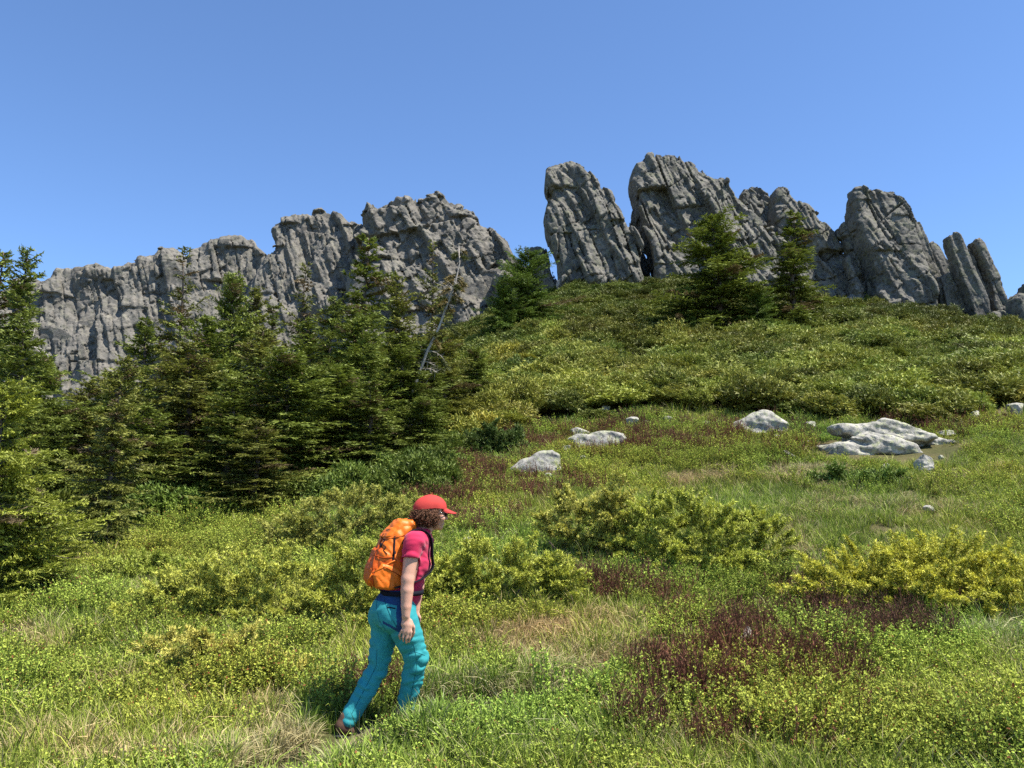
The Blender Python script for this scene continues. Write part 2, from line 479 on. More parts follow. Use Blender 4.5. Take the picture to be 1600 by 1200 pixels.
def rock(name, label, cat, px, d, thick, seed, h=0.088, rad=0.6, back=0.25, lean=18.0, cell=(0.95, 1.0, 2.8), amp=0.46, crack=0.65, mat=None, group=None, amp2=0.12, yoff=0.0):
    w = P([p[0] for p in px], [p[1] for p in px], d)
    pt = w[:, [0, 2]]
    x0, z0 = pt.min(0) - 0.7; x1, z1 = pt.max(0) + 0.7
    tmax = thick + back * (z1 - z0) + 0.7
    xs = np.arange(x0, x1, h); zs = np.arange(z0, z1, h); ys = np.arange(-tmax, 0.6, h)
    X, Z = np.meshgrid(xs, zs, indexing='ij')
    a = poly_sdf(pt, X, Z)[:, None, :]
    T = (thick + back * (z1 - 0.7 - Z))[:, None, :]
    T = T * (1 + 0.28 * fbm2(X * 0.35 + seed, Z * 0.25, 2, seed)[:, None, :])
    Y = ys[None, :, None]
    b = (np.abs(Y) - T) * 0.93
    r = min(rad, thick * 0.9)
    ar, br = np.maximum(a + r, 0), np.maximum(b + r, 0)
    F = np.minimum(np.maximum(a + r, b + r), 0) + np.hypot(ar, br) - r
    F = F.astype(np.float32)
    band = np.abs(F) < 0.9
    bi = np.argwhere(band)
    p = np.stack([xs[bi[:, 0]], ys[bi[:, 1]], zs[bi[:, 2]]], -1)
    th = R(lean)
    c, s_ = math.cos(th), math.sin(th)
    q = np.stack([p[:, 0] * c + p[:, 2] * s_, p[:, 1], -p[:, 0] * s_ + p[:, 2] * c], -1)
    q = q + 0.12 * np.stack([vnoise(p * 0.55, seed + 1), vnoise(p * 0.55, seed + 2), vnoise(p * 0.55, seed + 3)], -1) + 0.02 * vnoise(p * 2.1, seed + 4)[:, None]
    dis = 0.10
    for k, (w_, am, cr, ln, ob) in enumerate(((cell[0] * 2.2, amp * 1.25, crack, cell[2] * 1.5, .25), (cell[0] * .85, amp * .62, crack * .75, cell[2] * .62, -.4), (cell[0] * .33, amp2, .06, cell[2] * .30, .5))):
        # joint planes: ribs along the lean, broken into blocks
        s1 = (q[:, 0] + .18 * q[:, 1]) / w_ + .75 * vnoise(q * np.array([.6, .3, .07]) / w_, seed + 20 + k)
        i1 = np.floor(s1).astype(np.int32); f1 = s1 - i1
        s2 = (q[:, 2] + ob * q[:, 0]) / ln + rnd3(i1, i1 * 0, i1 * 0 + k, seed + 5) * 3.0 + .15 * vnoise(q * (.6 / ln), seed + 30 + k)
        i2 = np.floor(s2).astype(np.int32); f2 = s2 - i2
        s3 = q[:, 1] / (w_ * 1.4) + .5 * rnd3(i1, i2, i1 * 0 + 3, seed)
        i3 = np.floor(s3).astype(np.int32)
        hgt = rnd3(i1, i2, i3, seed + 11 + k) - .5
        t2 = rnd3(i1, i2, i3, seed + 41 + k) - .35
        dis = dis - am * 1.5 * hgt + am * (1.7 * rnd3(i1, i2, i3, seed + 51 + k) - .15) * (f1 - .5) + am * 1.7 * t2 * (f2 - .5)
        dis = dis + cr * np.clip(1.6 - f1 * w_ / .09, 0, 1) * rnd3(i1, i2, i3, seed + 61 + k) + .6 * cr * np.clip(1.6 - f2 * ln / .07, 0, 1) * rnd3(i1, i2, i3, seed + 71 + k)
    dis = dis + 0.03 * fbm(p * 5.5, 2, seed + 9, .7)
    edge = 1 - 0.42 * np.exp(-np.abs(a[bi[:, 0], 0, bi[:, 2]]) / 0.45)
    F[bi[:, 0], bi[:, 1], bi[:, 2]] += (dis * edge).astype(np.float32)
    F = np.maximum(F, (a - 0.13).astype(np.float32))
    for ax in range(3):
        sl = [slice(None)] * 3
        for e in (0, -1):
            sl[ax] = e; F[tuple(sl)] = 1.0
    v, f = biggest(*surface_nets(F, (x0, -tmax, z0), h))
    c_ = v[f].mean(1); f = f[(c_[:, 2] > ground(c_[:, 0], c_[:, 1] + d + yoff) - 0.6) & (c_[:, 1] < ys[-1] - 1.2 * h)]      # nothing deep under the soil
    used = np.unique(f); ren = np.zeros(len(v), int); ren[used] = np.arange(len(used)); v, f = v[used], ren[f]
    base = np.array([pt[:, 0].mean(), d + yoff, z0 + 0.7])
    v = v + np.array([0, d + yoff, 0]) - base
    me = mesh_np(name, v, f, [mat or M_ROCK], False)
    return obj(name, me, None, label, cat, group, 'thing', base)

GT = 'rock towers along the ridge'
rock('rock_tower', 'tall grey rock tower leaning left above the pale rubble, left of the highest tower', 'rock tower',
     [(854, 280), (852, 305), (859, 325), (851, 350), (854, 375), (862, 400), (872, 428), (876, 470), (992, 470), (990, 422), (991, 405), (988, 382), (978, 372), (974, 358), (953, 338), (950, 320), (935, 311), (930, 298), (920, 285), (902, 268), (888, 262), (866, 270)], 62, 1.7, 3, group=GT)
rock('rock_tower', 'highest and broadest grey rock tower on the ridge', 'rock tower',
     [(987, 277), (984, 297), (984, 322), (986, 350), (992, 375), (1005, 405), (1010, 430), (1012, 475), (1205, 475), (1196, 402), (1180, 378), (1163, 358), (1157, 335), (1145, 322), (1133, 308), (1130, 295), (1115, 291), (1101, 285), (1090, 267), (1077, 257), (1060, 251), (1052, 245), (1040, 243), (1030, 251), (1007, 257), (993, 270)], 63, 2.0, 8, group=GT)
rock('rock_stub', 'short rock stub at the left foot of the leaning rock tower', 'rock',
     [(829, 395), (840, 388), (853, 391), (858, 415), (874, 470), (826, 470)], 63.5, 0.9, 12)
rock('rock_stub', 'dark low rock wedged in the gap between the two tallest towers', 'rock',
     [(968, 375), (978, 357), (988, 368), (1000, 385), (1012, 420), (1018, 470), (965, 470)], 64.5, 0.8, 13)
rock('rock_slab', 'jagged two pointed rock slab just right of the highest tower', 'rock slab',
     [(1144, 314), (1157, 297), (1176, 293), (1192, 305), (1200, 309), (1206, 325), (1214, 360), (1232, 400), (1245, 470), (1168, 470), (1172, 380), (1160, 340), (1150, 324)], 64, 1.2, 17, amp=0.3, group=GT)
rock('rock_tower', 'wedge shaped rock tower sloping down to the right behind the sparse spruce', 'rock tower',
     [(1205, 318), (1207, 303), (1214, 296), (1225, 302), (1232, 316), (1246, 325), (1261, 341), (1276, 362), (1291, 383), (1300, 401), (1307, 419), (1318, 430), (1326, 452), (1330, 492), (1196, 480), (1206, 400), (1202, 350)], 62, 1.3, 21, group=GT)
rock('rock_block', 'blocky rocks piled between the highest tower and the wedge shaped tower', 'rock',
     [(1165, 400), (1176, 372), (1200, 360), (1222, 380), (1236, 410), (1250, 450), (1255, 482), (1160, 480)], 60.5, 1.1, 23, lean=30, cell=(0.9, 0.9, 1.2))
rock('rock_tower', 'flat topped grey rock tower with a seamed face, third big tower from left', 'rock tower',
     [(1324, 316), (1328, 300), (1342, 299), (1360, 304), (1381, 311), (1396, 322), (1404, 338), (1411, 362), (1414, 392), (1421, 428), (1426, 470), (1428, 512), (1346, 508), (1343, 452), (1336, 416), (1333, 382), (1326, 362), (1323, 338)], 59, 1.5, 29, amp=0.26, group=GT)
rock('rock_pinnacle', 'small pointed pinnacle against the left edge of the flat topped tower', 'rock pinnacle',
     [(1309, 360), (1316, 349), (1324, 356), (1331, 380), (1334, 412), (1338, 440), (1322, 440), (1319, 400), (1311, 382)], 59.6, 0.55, 31, rad=0.4, amp=0.15, group='slender rock pinnacles')
rock('rock_pinnacle', 'rounded low pinnacle at the left foot of the flat topped tower', 'rock pinnacle',
     [(1316, 404), (1327, 397), (1334, 428), (1343, 464), (1344, 505), (1326, 505), (1323, 440)], 58.2, 0.6, 33, rad=0.4, amp=0.15, group='slender rock pinnacles')
def slab(label, px, d, seed, th=0.6, **kw):
    rock('rock_slab', label, 'rock slab', px, d, th, seed, h=0.08, rad=0.16, back=0.06, lean=19, cell=(0.7, 0.8, 3.0), amp=0.11, crack=0.16, amp2=0.05, group='leaning rock slabs on the right', **kw)
slab('leaning rock slab touching the right side of the flat topped tower', [(1412, 354), (1420, 348), (1433, 349), (1438, 365), (1447, 389), (1456, 422), (1465, 455), (1470, 515), (1447, 512), (1438, 450), (1424, 406), (1415, 382)], 58, 37, 0.8)
slab('short rock slab with a sloping top between taller leaning slabs', [(1443, 382), (1453, 377), (1465, 389), (1474, 407), (1484, 423), (1496, 470), (1500, 515), (1466, 512), (1460, 450), (1450, 410)], 58.8, 39, 0.8)
slab('low dark faced rock slab left of the two tall leaning slabs', [(1461, 434), (1480, 426), (1491, 428), (1506, 470), (1519, 505), (1522, 530), (1478, 520), (1468, 470)], 56.6, 41)
slab('tallest of the thin leaning slabs at the right end', [(1473, 371), (1484, 364), (1495, 368), (1502, 382), (1513, 410), (1525, 440), (1538, 472), (1542, 525), (1520, 525), (1508, 476), (1492, 430), (1480, 394)], 55.6, 43)
slab('narrow rock slab squeezed between the two thin leaning slabs', [(1502, 387), (1510, 387), (1523, 410), (1541, 458), (1550, 520), (1534, 520), (1524, 452), (1508, 408)], 56.2, 45, 0.5)
slab('rightmost thin leaning rock slab with a stepped right edge', [(1513, 381), (1525, 374), (1533, 382), (1541, 404), (1553, 425), (1562, 452), (1573, 484), (1578, 525), (1550, 525), (1540, 455), (1521, 402)], 55.9, 47)
rock('rock_block', 'squat cracked rock block under the rightmost leaning slab', 'rock',
     [(1520, 500), (1546, 487), (1573, 487), (1582, 510), (1590, 545), (1516, 540)], 53.6, 0.7, 49, h=0.09, rad=0.35, cell=(0.7, 0.8, 1.8), amp=0.16)
rock('rock_stub', 'grey rock stub at the right edge of the picture', 'rock',
     [(1577, 470), (1585, 459), (1593, 462), (1593, 447), (1604, 440), (1625, 446), (1650, 480), (1670, 555), (1580, 550)], 53, 0.8, 51, h=0.09, rad=0.4, amp=0.12, crack=0.2, amp2=.05)

CLIFF = dict(h=0.125, back=0.28, rad=1.0, mat=M_CLIFF)
rock('rock_cliff', 'long pale grey rock wall with a jagged rim at the far left', 'cliff',
     [(20, 470), (45, 452), (72, 446), (101, 455), (108, 446), (111, 432), (125, 428), (149, 431), (165, 425), (192, 429), (211, 428), (214, 419), (229, 411), (256, 407), (264, 395), (272, 402), (283, 396), (299, 407), (312, 399), (336, 387), (360, 379), (387, 371), (398, 380), (406, 393), (423, 408), (445, 425), (470, 480), (480, 640), (0, 690), (-10, 560)], 75, 2.0, 61, cell=(1.1, 1.2, 3.0), amp=0.42, crack=0.5, lean=14, **CLIFF)
rock('rock_cliff', 'dark ribbed rounded rock dome in the middle of the left ridge', 'cliff',
     [(429, 415), (440, 393), (433, 376), (432, 366), (448, 349), (472, 341), (504, 334), (520, 339), (539, 346), (549, 354), (571, 357), (600, 380), (640, 470), (650, 590), (410, 640), (400, 480)], 72, 1.9, 67, cell=(0.8, 1.0, 4.2), amp=0.36, crack=0.42, lean=16, **CLIFF)
rock('rock_cliff', 'massive craggy rock hump with many ledges left of the gap to the towers', 'cliff',
     [(572, 345), (576, 329), (584, 326), (592, 334), (608, 327), (627, 321), (643, 322), (653, 330), (656, 319), (669, 313), (683, 311), (696, 317), (709, 330), (720, 330), (739, 341), (752, 359), (771, 367), (787, 389), (801, 414), (812, 430), (818, 560), (560, 610), (556, 480), (566, 380)], 70, 2.2, 71, cell=(1.1, 1.1, 1.7), amp=0.44, crack=0.36, lean=24, **CLIFF)
rock('rock_apron', 'low pale rock shelf behind the dark bushy spruce at the gap', 'rock',
     [(770, 440), (800, 420), (830, 412), (850, 430), (880, 445), (900, 500), (770, 520)], 66, 1.2, 73, cell=(1, 1, 1.2), mat=M_CLIFF)
rock('rock_ledge', 'pale pinkish broken rock ledge at the foot of the two tallest towers', 'rock',
     [(868, 440), (890, 430), (925, 434), (960, 430), (1000, 440), (1035, 446), (1048, 460), (1050, 490), (865, 485)], 60.3, 0.7, 77, h=0.09, rad=0.5, cell=(0.6, 0.6, 0.5), amp=0.2, mat=M_SCREE)

# ------------------------------------------------------------------ boulders
def boulder_mesh(seed, sx, sy, sz, h, planes=12, rough=0.055, mat=None):
    rng = np.random.default_rng(seed)
    m = max(sx, sy, sz) * 1.25
    xs = np.arange(-m, m, h)
    X, Y, Z = np.meshgrid(xs, xs, xs, indexing='ij')
    p = np.stack([X, Y, Z], -1)
    s = np.array([sx, sy, sz])
    F = (np.linalg.norm(p / s, axis=-1) - 1) * s.min()
    for k in range(planes):
        nn = norm(rng.normal(size=3)); off = np.linalg.norm(nn * s) * rng.uniform(0.36, 0.78)
        F = np.maximum(F, (p @ nn) - off)
    q = p.reshape(-1, 3) / max(s.max(), .01)
    F = F + (rough * s.min() * 2.2 * fbm(q * 3.4 + seed, 5, seed, .6)).reshape(F.shape)
    v, f = surface_nets(F.astype(np.float32), (-m,) * 3, h)
    return mesh_np('boulder', v, f, [mat or M_BOULD], False)

def boulder(label, px, pyb, wpx, hpx, seed, depth=0.8, rot=0.0, tilt=0.0, name='boulder', group='pale boulders on the slope', mat=None, planes=9):
    g = on_ground(px, pyb)
    m = g[1] / F_PX
    sx, sz = wpx * m / 2, hpx * m / 2
    me = boulder_mesh(seed, sx, sx * depth, sz * 1.35, max(sx, sz) / 20, planes, mat=mat)
    o = obj(name, me, None, label, 'boulder', group, None, (g[0], g[1] + sx * depth * 0.3, g[2] + sz * 1.1 + 0.03))
    o.rotation_euler = (0, R(tilt), R(rot))
    return o

BL = [
 ('small grey stone in the gap left of the humped boulder', 884, 706, 20, 9, 4, 0.8, 0, 10),
 ('rounded pale boulder right of the humped boulder at the edge of the junipers', 989, 673, 30, 17, 5, 0.8, 0, -8),
 ('little stone beside the rounded pale boulder at the juniper edge', 1008, 665, 16, 8, 6, 0.8, 0, 0),
 ('flat little stone in red heath midway between two larger boulders', 1043, 661, 20, 8, 7, 0.8, 0, 0),
 ('small stone just left of the layered outcrop', 1268, 672, 22, 11, 9, 0.8, 0, 0),
 ('small round stone in the junipers above the layered outcrop', 1422, 645, 22, 12, 10, 0.8, 0, 0),
 ('rounded stone in grass between the layered outcrop and right edge', 1524, 657, 28, 14, 11, 0.8, 0, 0),
 ('pale stone cut by the right edge of the picture', 1592, 649, 42, 15, 12, 0.8, 0, 0),
 ('small stone sitting directly behind the layered outcrop top', 1390, 663, 20, 13, 13, 0.8, 0, 0),
 ('pale flat stone in the grass below and left of the layered outcrop', 1236, 720, 30, 12, 14, 0.7, 0, 12),
 ('pinkish grey angular boulder in the grass right below the layered outcrop', 1449, 740, 38, 26, 15, 0.8, 0, 8),
 ('very small stone above the pinkish angular boulder', 1471, 721, 12, 8, 16, 0.8, 0, 0),
 ('small pale stone lying on the trail in the right meadow', 1453, 805, 24, 10, 17, 0.8, 0, 0),
 ('small pale stone low in the juniper slope', 931, 623, 22, 10, 18, 0.8, 0, 0),
 ('pale stone in junipers just above the humped boulder', 944, 645, 22, 11, 19, 0.8, 0, 0),
 ('pale stone in the heath just right of the hiker', 733, 858, 24, 13, 20, 0.8, 0, 0),
 ('white stone showing through the dark red heath in the foreground', 1166, 1026, 26, 34, 21, 0.8, 0, 0),
 ('flat pale stones strip at the right tip of the layered outcrop', 1481, 683, 34, 8, 22, 0.7, 0, 0),
 ('small grey stone between the long boulder and the humped boulder', 858, 752, 18, 9, 30, 0.8, 0, 0),
 ('flat grey stone in grass below the humped boulder', 912, 724, 22, 9, 31, 0.8, 0, 0),
 ('small pale stone in the red heath left of the tent shaped boulder', 1105, 668, 18, 9, 32, 0.8, 0, 0),
 ('grey stone below the tent shaped boulder', 1215, 690, 16, 9, 33, 0.8, 0, 0),
 ('flat stone against the left foot of the layered outcrop', 1262, 700, 20, 9, 34, 0.7, 0, 0),
 ('little stone in grass under the layered outcrop', 1383, 736, 18, 9, 35, 0.8, 0, 0),
 ('small stone in the junipers right of centre slope', 1330, 612, 16, 8, 36, 0.8, 0, 0),
 ('pale stone high on the slope left of the bright green spruce', 1000, 575, 14, 7, 37, 0.8, 0, 0),
 ('tiny pale stone high in the juniper slope', 1205, 610, 14, 8, 23, 0.8, 0, 0),
 ('tiny pale stone a little above another in the juniper slope', 1186, 590, 18, 6, 24, 0.8, 0, 0),
]
for lab, px, pyb, w_, h_, sd, dp, ro, ti in BL:
    boulder(lab, px, pyb, w_, h_, sd, dp, ro, ti)
for lab, px, py, d, wp, hp, sd in (('rounded boulder at the foot of the flat topped tower', 1401, 494, 55.5, 38, 38, 41), ('upright oval boulder below the small pinnacles', 1326, 486, 57, 32, 36, 42), ('pale broken stone in the rubble under the highest tower', 985, 462, 58.5, 22, 14, 43), ('flat pale stone on the rubble left of the highest tower', 960, 458, 58.3, 26, 12, 44), ('pinkish stone at the right end of the rubble', 1008, 464, 58.0, 18, 10, 45), ('pale rubble stone below the sparse spruce at the tower foot', 1300, 492, 55, 26, 12, 46), ('flat rubble stone left of the oval boulder', 1318, 500, 54.5, 24, 9, 47)):
    q = P(px, py, d); m_ = d / F_PX
    me = boulder_mesh(sd, wp * m_ / 2, wp * m_ / 2 * 0.8, hp * m_ / 2 * 1.1, wp * m_ / 30, 9, mat=M_ROCK if sd < 43 else M_SCREE)
    zz = float(ground(q[0], d))
    obj('boulder', me, None, lab, 'boulder', 'boulders at the tower feet', None, (q[0], d, max(q[2] + hp * m_ * 0.4, zz + hp * m_ * 0.3)))

def slab_rock(label, px, py, parts, h=0.035, lay=5.0, amp=0.17, r=0.12, name='boulder'):
    """a low rock of one or more slabs: parts = (outline in the picture, half depth, offset away)"""
    g = on_ground(px, py); d = g[1] + 0.45
    parts = [([tuple(P(a, b, d)[[0, 2]]) for a, b in L], t, yo) for L, t, yo in parts]
    x0, z0 = np.min([np.min(p[0], 0) for p in parts], 0) - 0.3; x1, z1 = np.max([np.max(p[0], 0) for p in parts], 0) + 0.3
    ym = max(t + abs(yo) for _, t, yo in parts) + 0.3
    xs = np.arange(x0, x1, h); zs = np.arange(z0, z1, h); ys = np.arange(-ym, ym, h)
    X, Z = np.meshgrid(xs, zs, indexing='ij'); F = None
    for pl, t, yo in parts:
        a = poly_sdf(pl, X, Z)[:, None, :]; b = np.abs(ys[None, :, None] - yo) - t * (1 - .35 * np.clip((Z - z0) / (z1 - z0), 0, 1))[:, None, :]
        f = np.minimum(np.maximum(a + r, b + r), 0) + np.hypot(np.maximum(a + r, 0), np.maximum(b + r, 0)) - r
        F = f if F is None else np.minimum(F, f)
    bi = np.argwhere(np.abs(F) < 0.25)
    p = np.stack([xs[bi[:, 0]], ys[bi[:, 1]], zs[bi[:, 2]]], -1)
    q = np.stack([p[:, 0] * 0.9, p[:, 1] * 1.2, (p[:, 2] + 0.22 * p[:, 0]) * lay], -1)
    F[bi[:, 0], bi[:, 1], bi[:, 2]] += amp * fbm(q, 3, 4) + 0.35 * amp * fbm(p * 6, 3, 5)
    v, f = biggest(*surface_nets(F.astype(np.float32), (x0, -ym, z0), h))
    base = np.array([P(px, py, d)[0], d, z0 + 0.3])
    obj(name, mesh_np('slab_rock', v + np.array([0, d, 0]) - base, f, [M_BOULD], False), None, label, 'boulder', 'pale boulders on the slope', None, base)
slab_rock('broad layered lichen covered outcrop of slabs, largest rock in the meadow', 1365, 708, [
    ([(1303, 672), (1312, 664), (1345, 663), (1380, 656), (1410, 663), (1450, 677), (1452, 688), (1430, 694), (1380, 690), (1340, 686), (1306, 680)], 0.55, -0.1),
    ([(1273, 706), (1285, 694), (1310, 690), (1340, 683), (1372, 690), (1402, 698), (1420, 716), (1270, 722)], 0.75, -0.35),
    ([(1330, 676), (1380, 676), (1440, 690), (1440, 724), (1320, 724)], 0.55, 0.3), ([(1430, 676), (1450, 676), (1494, 692), (1480, 702), (1440, 694)], 0.35, 0.2)])
slab_rock('long pale boulder rising to the right at the left end of the boulder row', 838, 736, [([(798, 734), (815, 721), (840, 707), (862, 703), (876, 711), (874, 724), (884, 745), (796, 748)], .42, 0)], .025, 3, .08, .09)
slab_rock('pale humped boulder lying in front of a tilted flat stone', 932, 700, [([(888, 686), (900, 678), (918, 680), (935, 674), (955, 675), (972, 679), (976, 688), (960, 698), (930, 708), (900, 710)], .45, 0)], .027, 3, .09, .09)
slab_rock('tilted flat stone resting behind the pale humped boulder', 918, 694, [([(894, 667), (904, 664), (944, 679), (946, 692), (915, 690), (896, 677)], .3, .75)], .025, 3, .05, .05)
slab_rock('peaked pale boulder with yellow lichen, shaped like a small tent', 1183, 675, [([(1140, 670), (1165, 653), (1185, 643), (1199, 645), (1223, 662), (1226, 680), (1180, 686), (1145, 684)], .6, 0)], .03, 3, .11, .1)

# ------------------------------------------------------------------ spruces
def spruce_meshes(seed, H=6.0, Rr=1.4, gap=0.13, per=6, fine=1.0, bare=0.06, sparse=1.0, colA=(0.090, 0.121, 0.025), colB=(0.256, 0.300, 0.052), brown=0.06, topbare=0.0, droop=1.0, shape=0.8, bend=0.0, fresh=0.0):
    rng = np.random.default_rng(seed)
    g = Geo()
    tz = np.linspace(0, H, 16)
    bx = bend * (tz / H) ** 1.5 + 0.05 * np.sin(tz * 0.9 + seed); by = 0.05 * np.sin(tz * 0.7 + 2 * seed)
    bx -= bx[0]; by -= by[0]
    r0 = 0.011 * H + 0.012
    trunk = tube(np.stack([bx, by, tz - 0.25 * (tz == 0)], 1), np.maximum(r0 * (1 - tz / H) ** 0.8, 0.006), 8)
    nb = int((1 - bare) * H / gap * per)
    zb = H * (bare + (1 - bare) * (np.arange(nb) + rng.uniform(0, 1, nb)) / nb)
    az = rng.uniform(0, 2 * np.pi, nb)
    rel = zb / H
    L = Rr * (1 - rel) ** shape * rng.uniform(0.30, 1.22, nb) + 0.10
    L *= 0.80 + 0.45 * np.sin(az * 2 + seed) * np.sin(zb * 2.3 + seed)      # uneven outline
    L *= np.where(rel < 0.2, 0.75 + rel * 1.25, 1)
    L = np.maximum(L, 0.12)
    if topbare: L = np.where(rel > 1 - topbare, np.minimum(L, 0.10 + 0.35 * rng.uniform(0, 1, nb) ** 2), L)
    keep = rng.uniform(0, 1, nb) < sparse
    zb, az, L, rel = zb[keep], az[keep], L[keep], rel[keep]; nb = len(zb)
    base = np.stack([np.interp(zb, tz, bx), np.interp(zb, tz, by), zb], 1)
    hd = np.stack([np.cos(az), np.sin(az), 0 * az], 1)
    sl = np.where(rel > 0.75, 0.75, 0.28 * (rel - 0.25) * 2) * droop + rng.normal(0, 0.20, nb)    # start slope
    sag = -0.55 * (1 - rel) * droop
    up = 0.42 * (1 - rel)
    btint = rng.uniform(0, 1, nb) ** 1.5
    isb = rng.uniform(0, 1, nb) < brown
    def at(i, t):
        return base[i] + hd[i] * (L[i] * t * 0.97)[:, None] + np.array([0, 0, 1.]) * (L[i] * (sl[i] * t + sag[i] * t ** 2 + up[i] * t ** 3))[:, None]
    # woody branches
    tt = np.linspace(0, 1, 5)
    bv = []
    for k in range(nb):
        pth = at(np.full(5, k), tt)
        v, f = tube(pth, np.linspace(0.006 + 0.010 * L[k], 0.003, 5), 3, False)
        g.add(v, f, (.07, .055, .04))
    step = 0.058 / fine
    m = np.maximum((L / step).astype(int), 2)
    bi = np.repeat(np.arange(nb), m)
    k_in = np.concatenate([np.arange(a) for a in m])
    t = 0.12 + 0.88 * (k_in + rng.uniform(0, 1, len(bi))) / m[bi]
    bi = np.concatenate([bi, bi]); t = np.concatenate([t, t]); sg = np.repeat([1.0, -1.0], len(bi) // 2)
    p = at(bi, t); p2 = at(bi, np.minimum(t + 0.05, 1.05)); tan = norm(p2 - p + 1e-6)
    sd = norm(np.cross(tan, np.array([0, 0, 1.0]))) * sg[:, None]
    tl = np.minimum(0.06 + 0.42 * L[bi] * (1 - t) ** 0.8, 0.34) * rng.uniform(0.6, 1.2, len(bi))
    td_ = norm(tan * rng.uniform(0.5, 0.95, len(bi))[:, None] + sd * rng.uniform(0.6, 1.0, len(bi))[:, None] + np.array([0, 0, 1]) * rng.normal(-0.12, 0.28, len(bi))[:, None])
    cA, cB = np.array(colA), np.array(colB)
    def tone(mixv, ib):
        c = cA + (cB - cA) * np.clip(mixv, 0, 1.2)[:, None]
        return np.where(ib[:, None], np.array([.15, .11, .055]), c)
    wd = 0.038 / fine
    base_mix = 0.30 * btint[bi] + 0.30 * t + fresh
    UPN = np.array([.15, 0, 1.]) + rng.normal(0, .5, p.shape)
    v, f, c = needles(p, td_, tl, wd * 1.1, rng, tone(base_mix, isb[bi]), side=UPN)
    g.add(v, f, c)
    ns = max(3, int(4 * fine))
    for k in range(ns):
        s = (k + rng.uniform(0.2, 1.0, len(bi))) / ns
        sg2 = np.where(rng.uniform(0, 1, len(bi)) < 0.5, 1, -1)
        nrm = norm(np.cross(td_, rng.normal(size=td_.shape)))
        dd = td_ * rng.uniform(0.6, 1.1, len(bi))[:, None] + nrm * 0.7 * sg2[:, None]
        v, f, c = needles(p + td_ * (tl * s)[:, None], dd, (0.050 + 0.055 * rng.uniform(0, 1, len(bi))) / fine ** 0.6, wd, rng, tone(base_mix + 0.55 * s * rng.uniform(0, 1, len(bi)), isb[bi]), side=UPN + rng.normal(0, .3, p.shape))
        g.add(v, f, c)
    tv, tf = trunk
    return mesh_np('spruce_trunk', tv, tf, [M_BARK], True), g.mesh('spruce_crown', [M_SPRUCE])

VAR = {
 'full': spruce_meshes(1, brown=0.05),
 'bushy': spruce_meshes(2, 6.0, 1.75, shape=0.6, per=7, colA=(0.094, 0.129, 0.025), colB=(0.277, 0.326, 0.052)),
 'narrow': spruce_meshes(3, 6.0, 1.0, per=5, topbare=0.16, brown=0.10),
 'sparse': spruce_meshes(4, 6.0, 1.25, per=5, sparse=0.55, topbare=0.24, brown=0.16, colA=(0.099, 0.114, 0.030), colB=(0.249, 0.256, 0.052)),
 'olive': spruce_meshes(5, 6.0, 1.55, colA=(0.112, 0.129, 0.030), colB=(0.300, 0.305, 0.055), brown=0.10, shape=0.7),
 'round': spruce_meshes(6, 6.0, 2.3, shape=0.42, per=8, gap=0.15, colA=(0.069, 0.112, 0.022), colB=(0.195, 0.277, 0.045), brown=0.01),
}
def spruce(var, label, px, top, d, hw, rot, group='spruces in the left thicket', lift=0.0, extra=None):
    tm, cm = VAR[var]
    x = float(P(px, 600, d)[0]); z = float(ground(x, d))
    q = P(px, top, d)
    for _ in range(2): x = float(P(px, (top + to_px(np.array([x, d, z]))[1]) / 2, d)[0])
    H = q[2] - z + 0.1
    rr = {'full': 1.4, 'bushy': 1.75, 'narrow': 1.0, 'sparse': 1.25, 'olive': 1.55, 'round': 2.3}[var]
    s = hw * d / F_PX / (rr * 0.72)
    e = obj('spruce_tree', None, None, label, 'spruce', group, None, (x, d, z - 0.05))
    e.rotation_euler = (0, 0, rot); e.scale = (s, s, H / 6.0)
    obj('trunk', tm, e); obj('crown', cm, e)
    return e

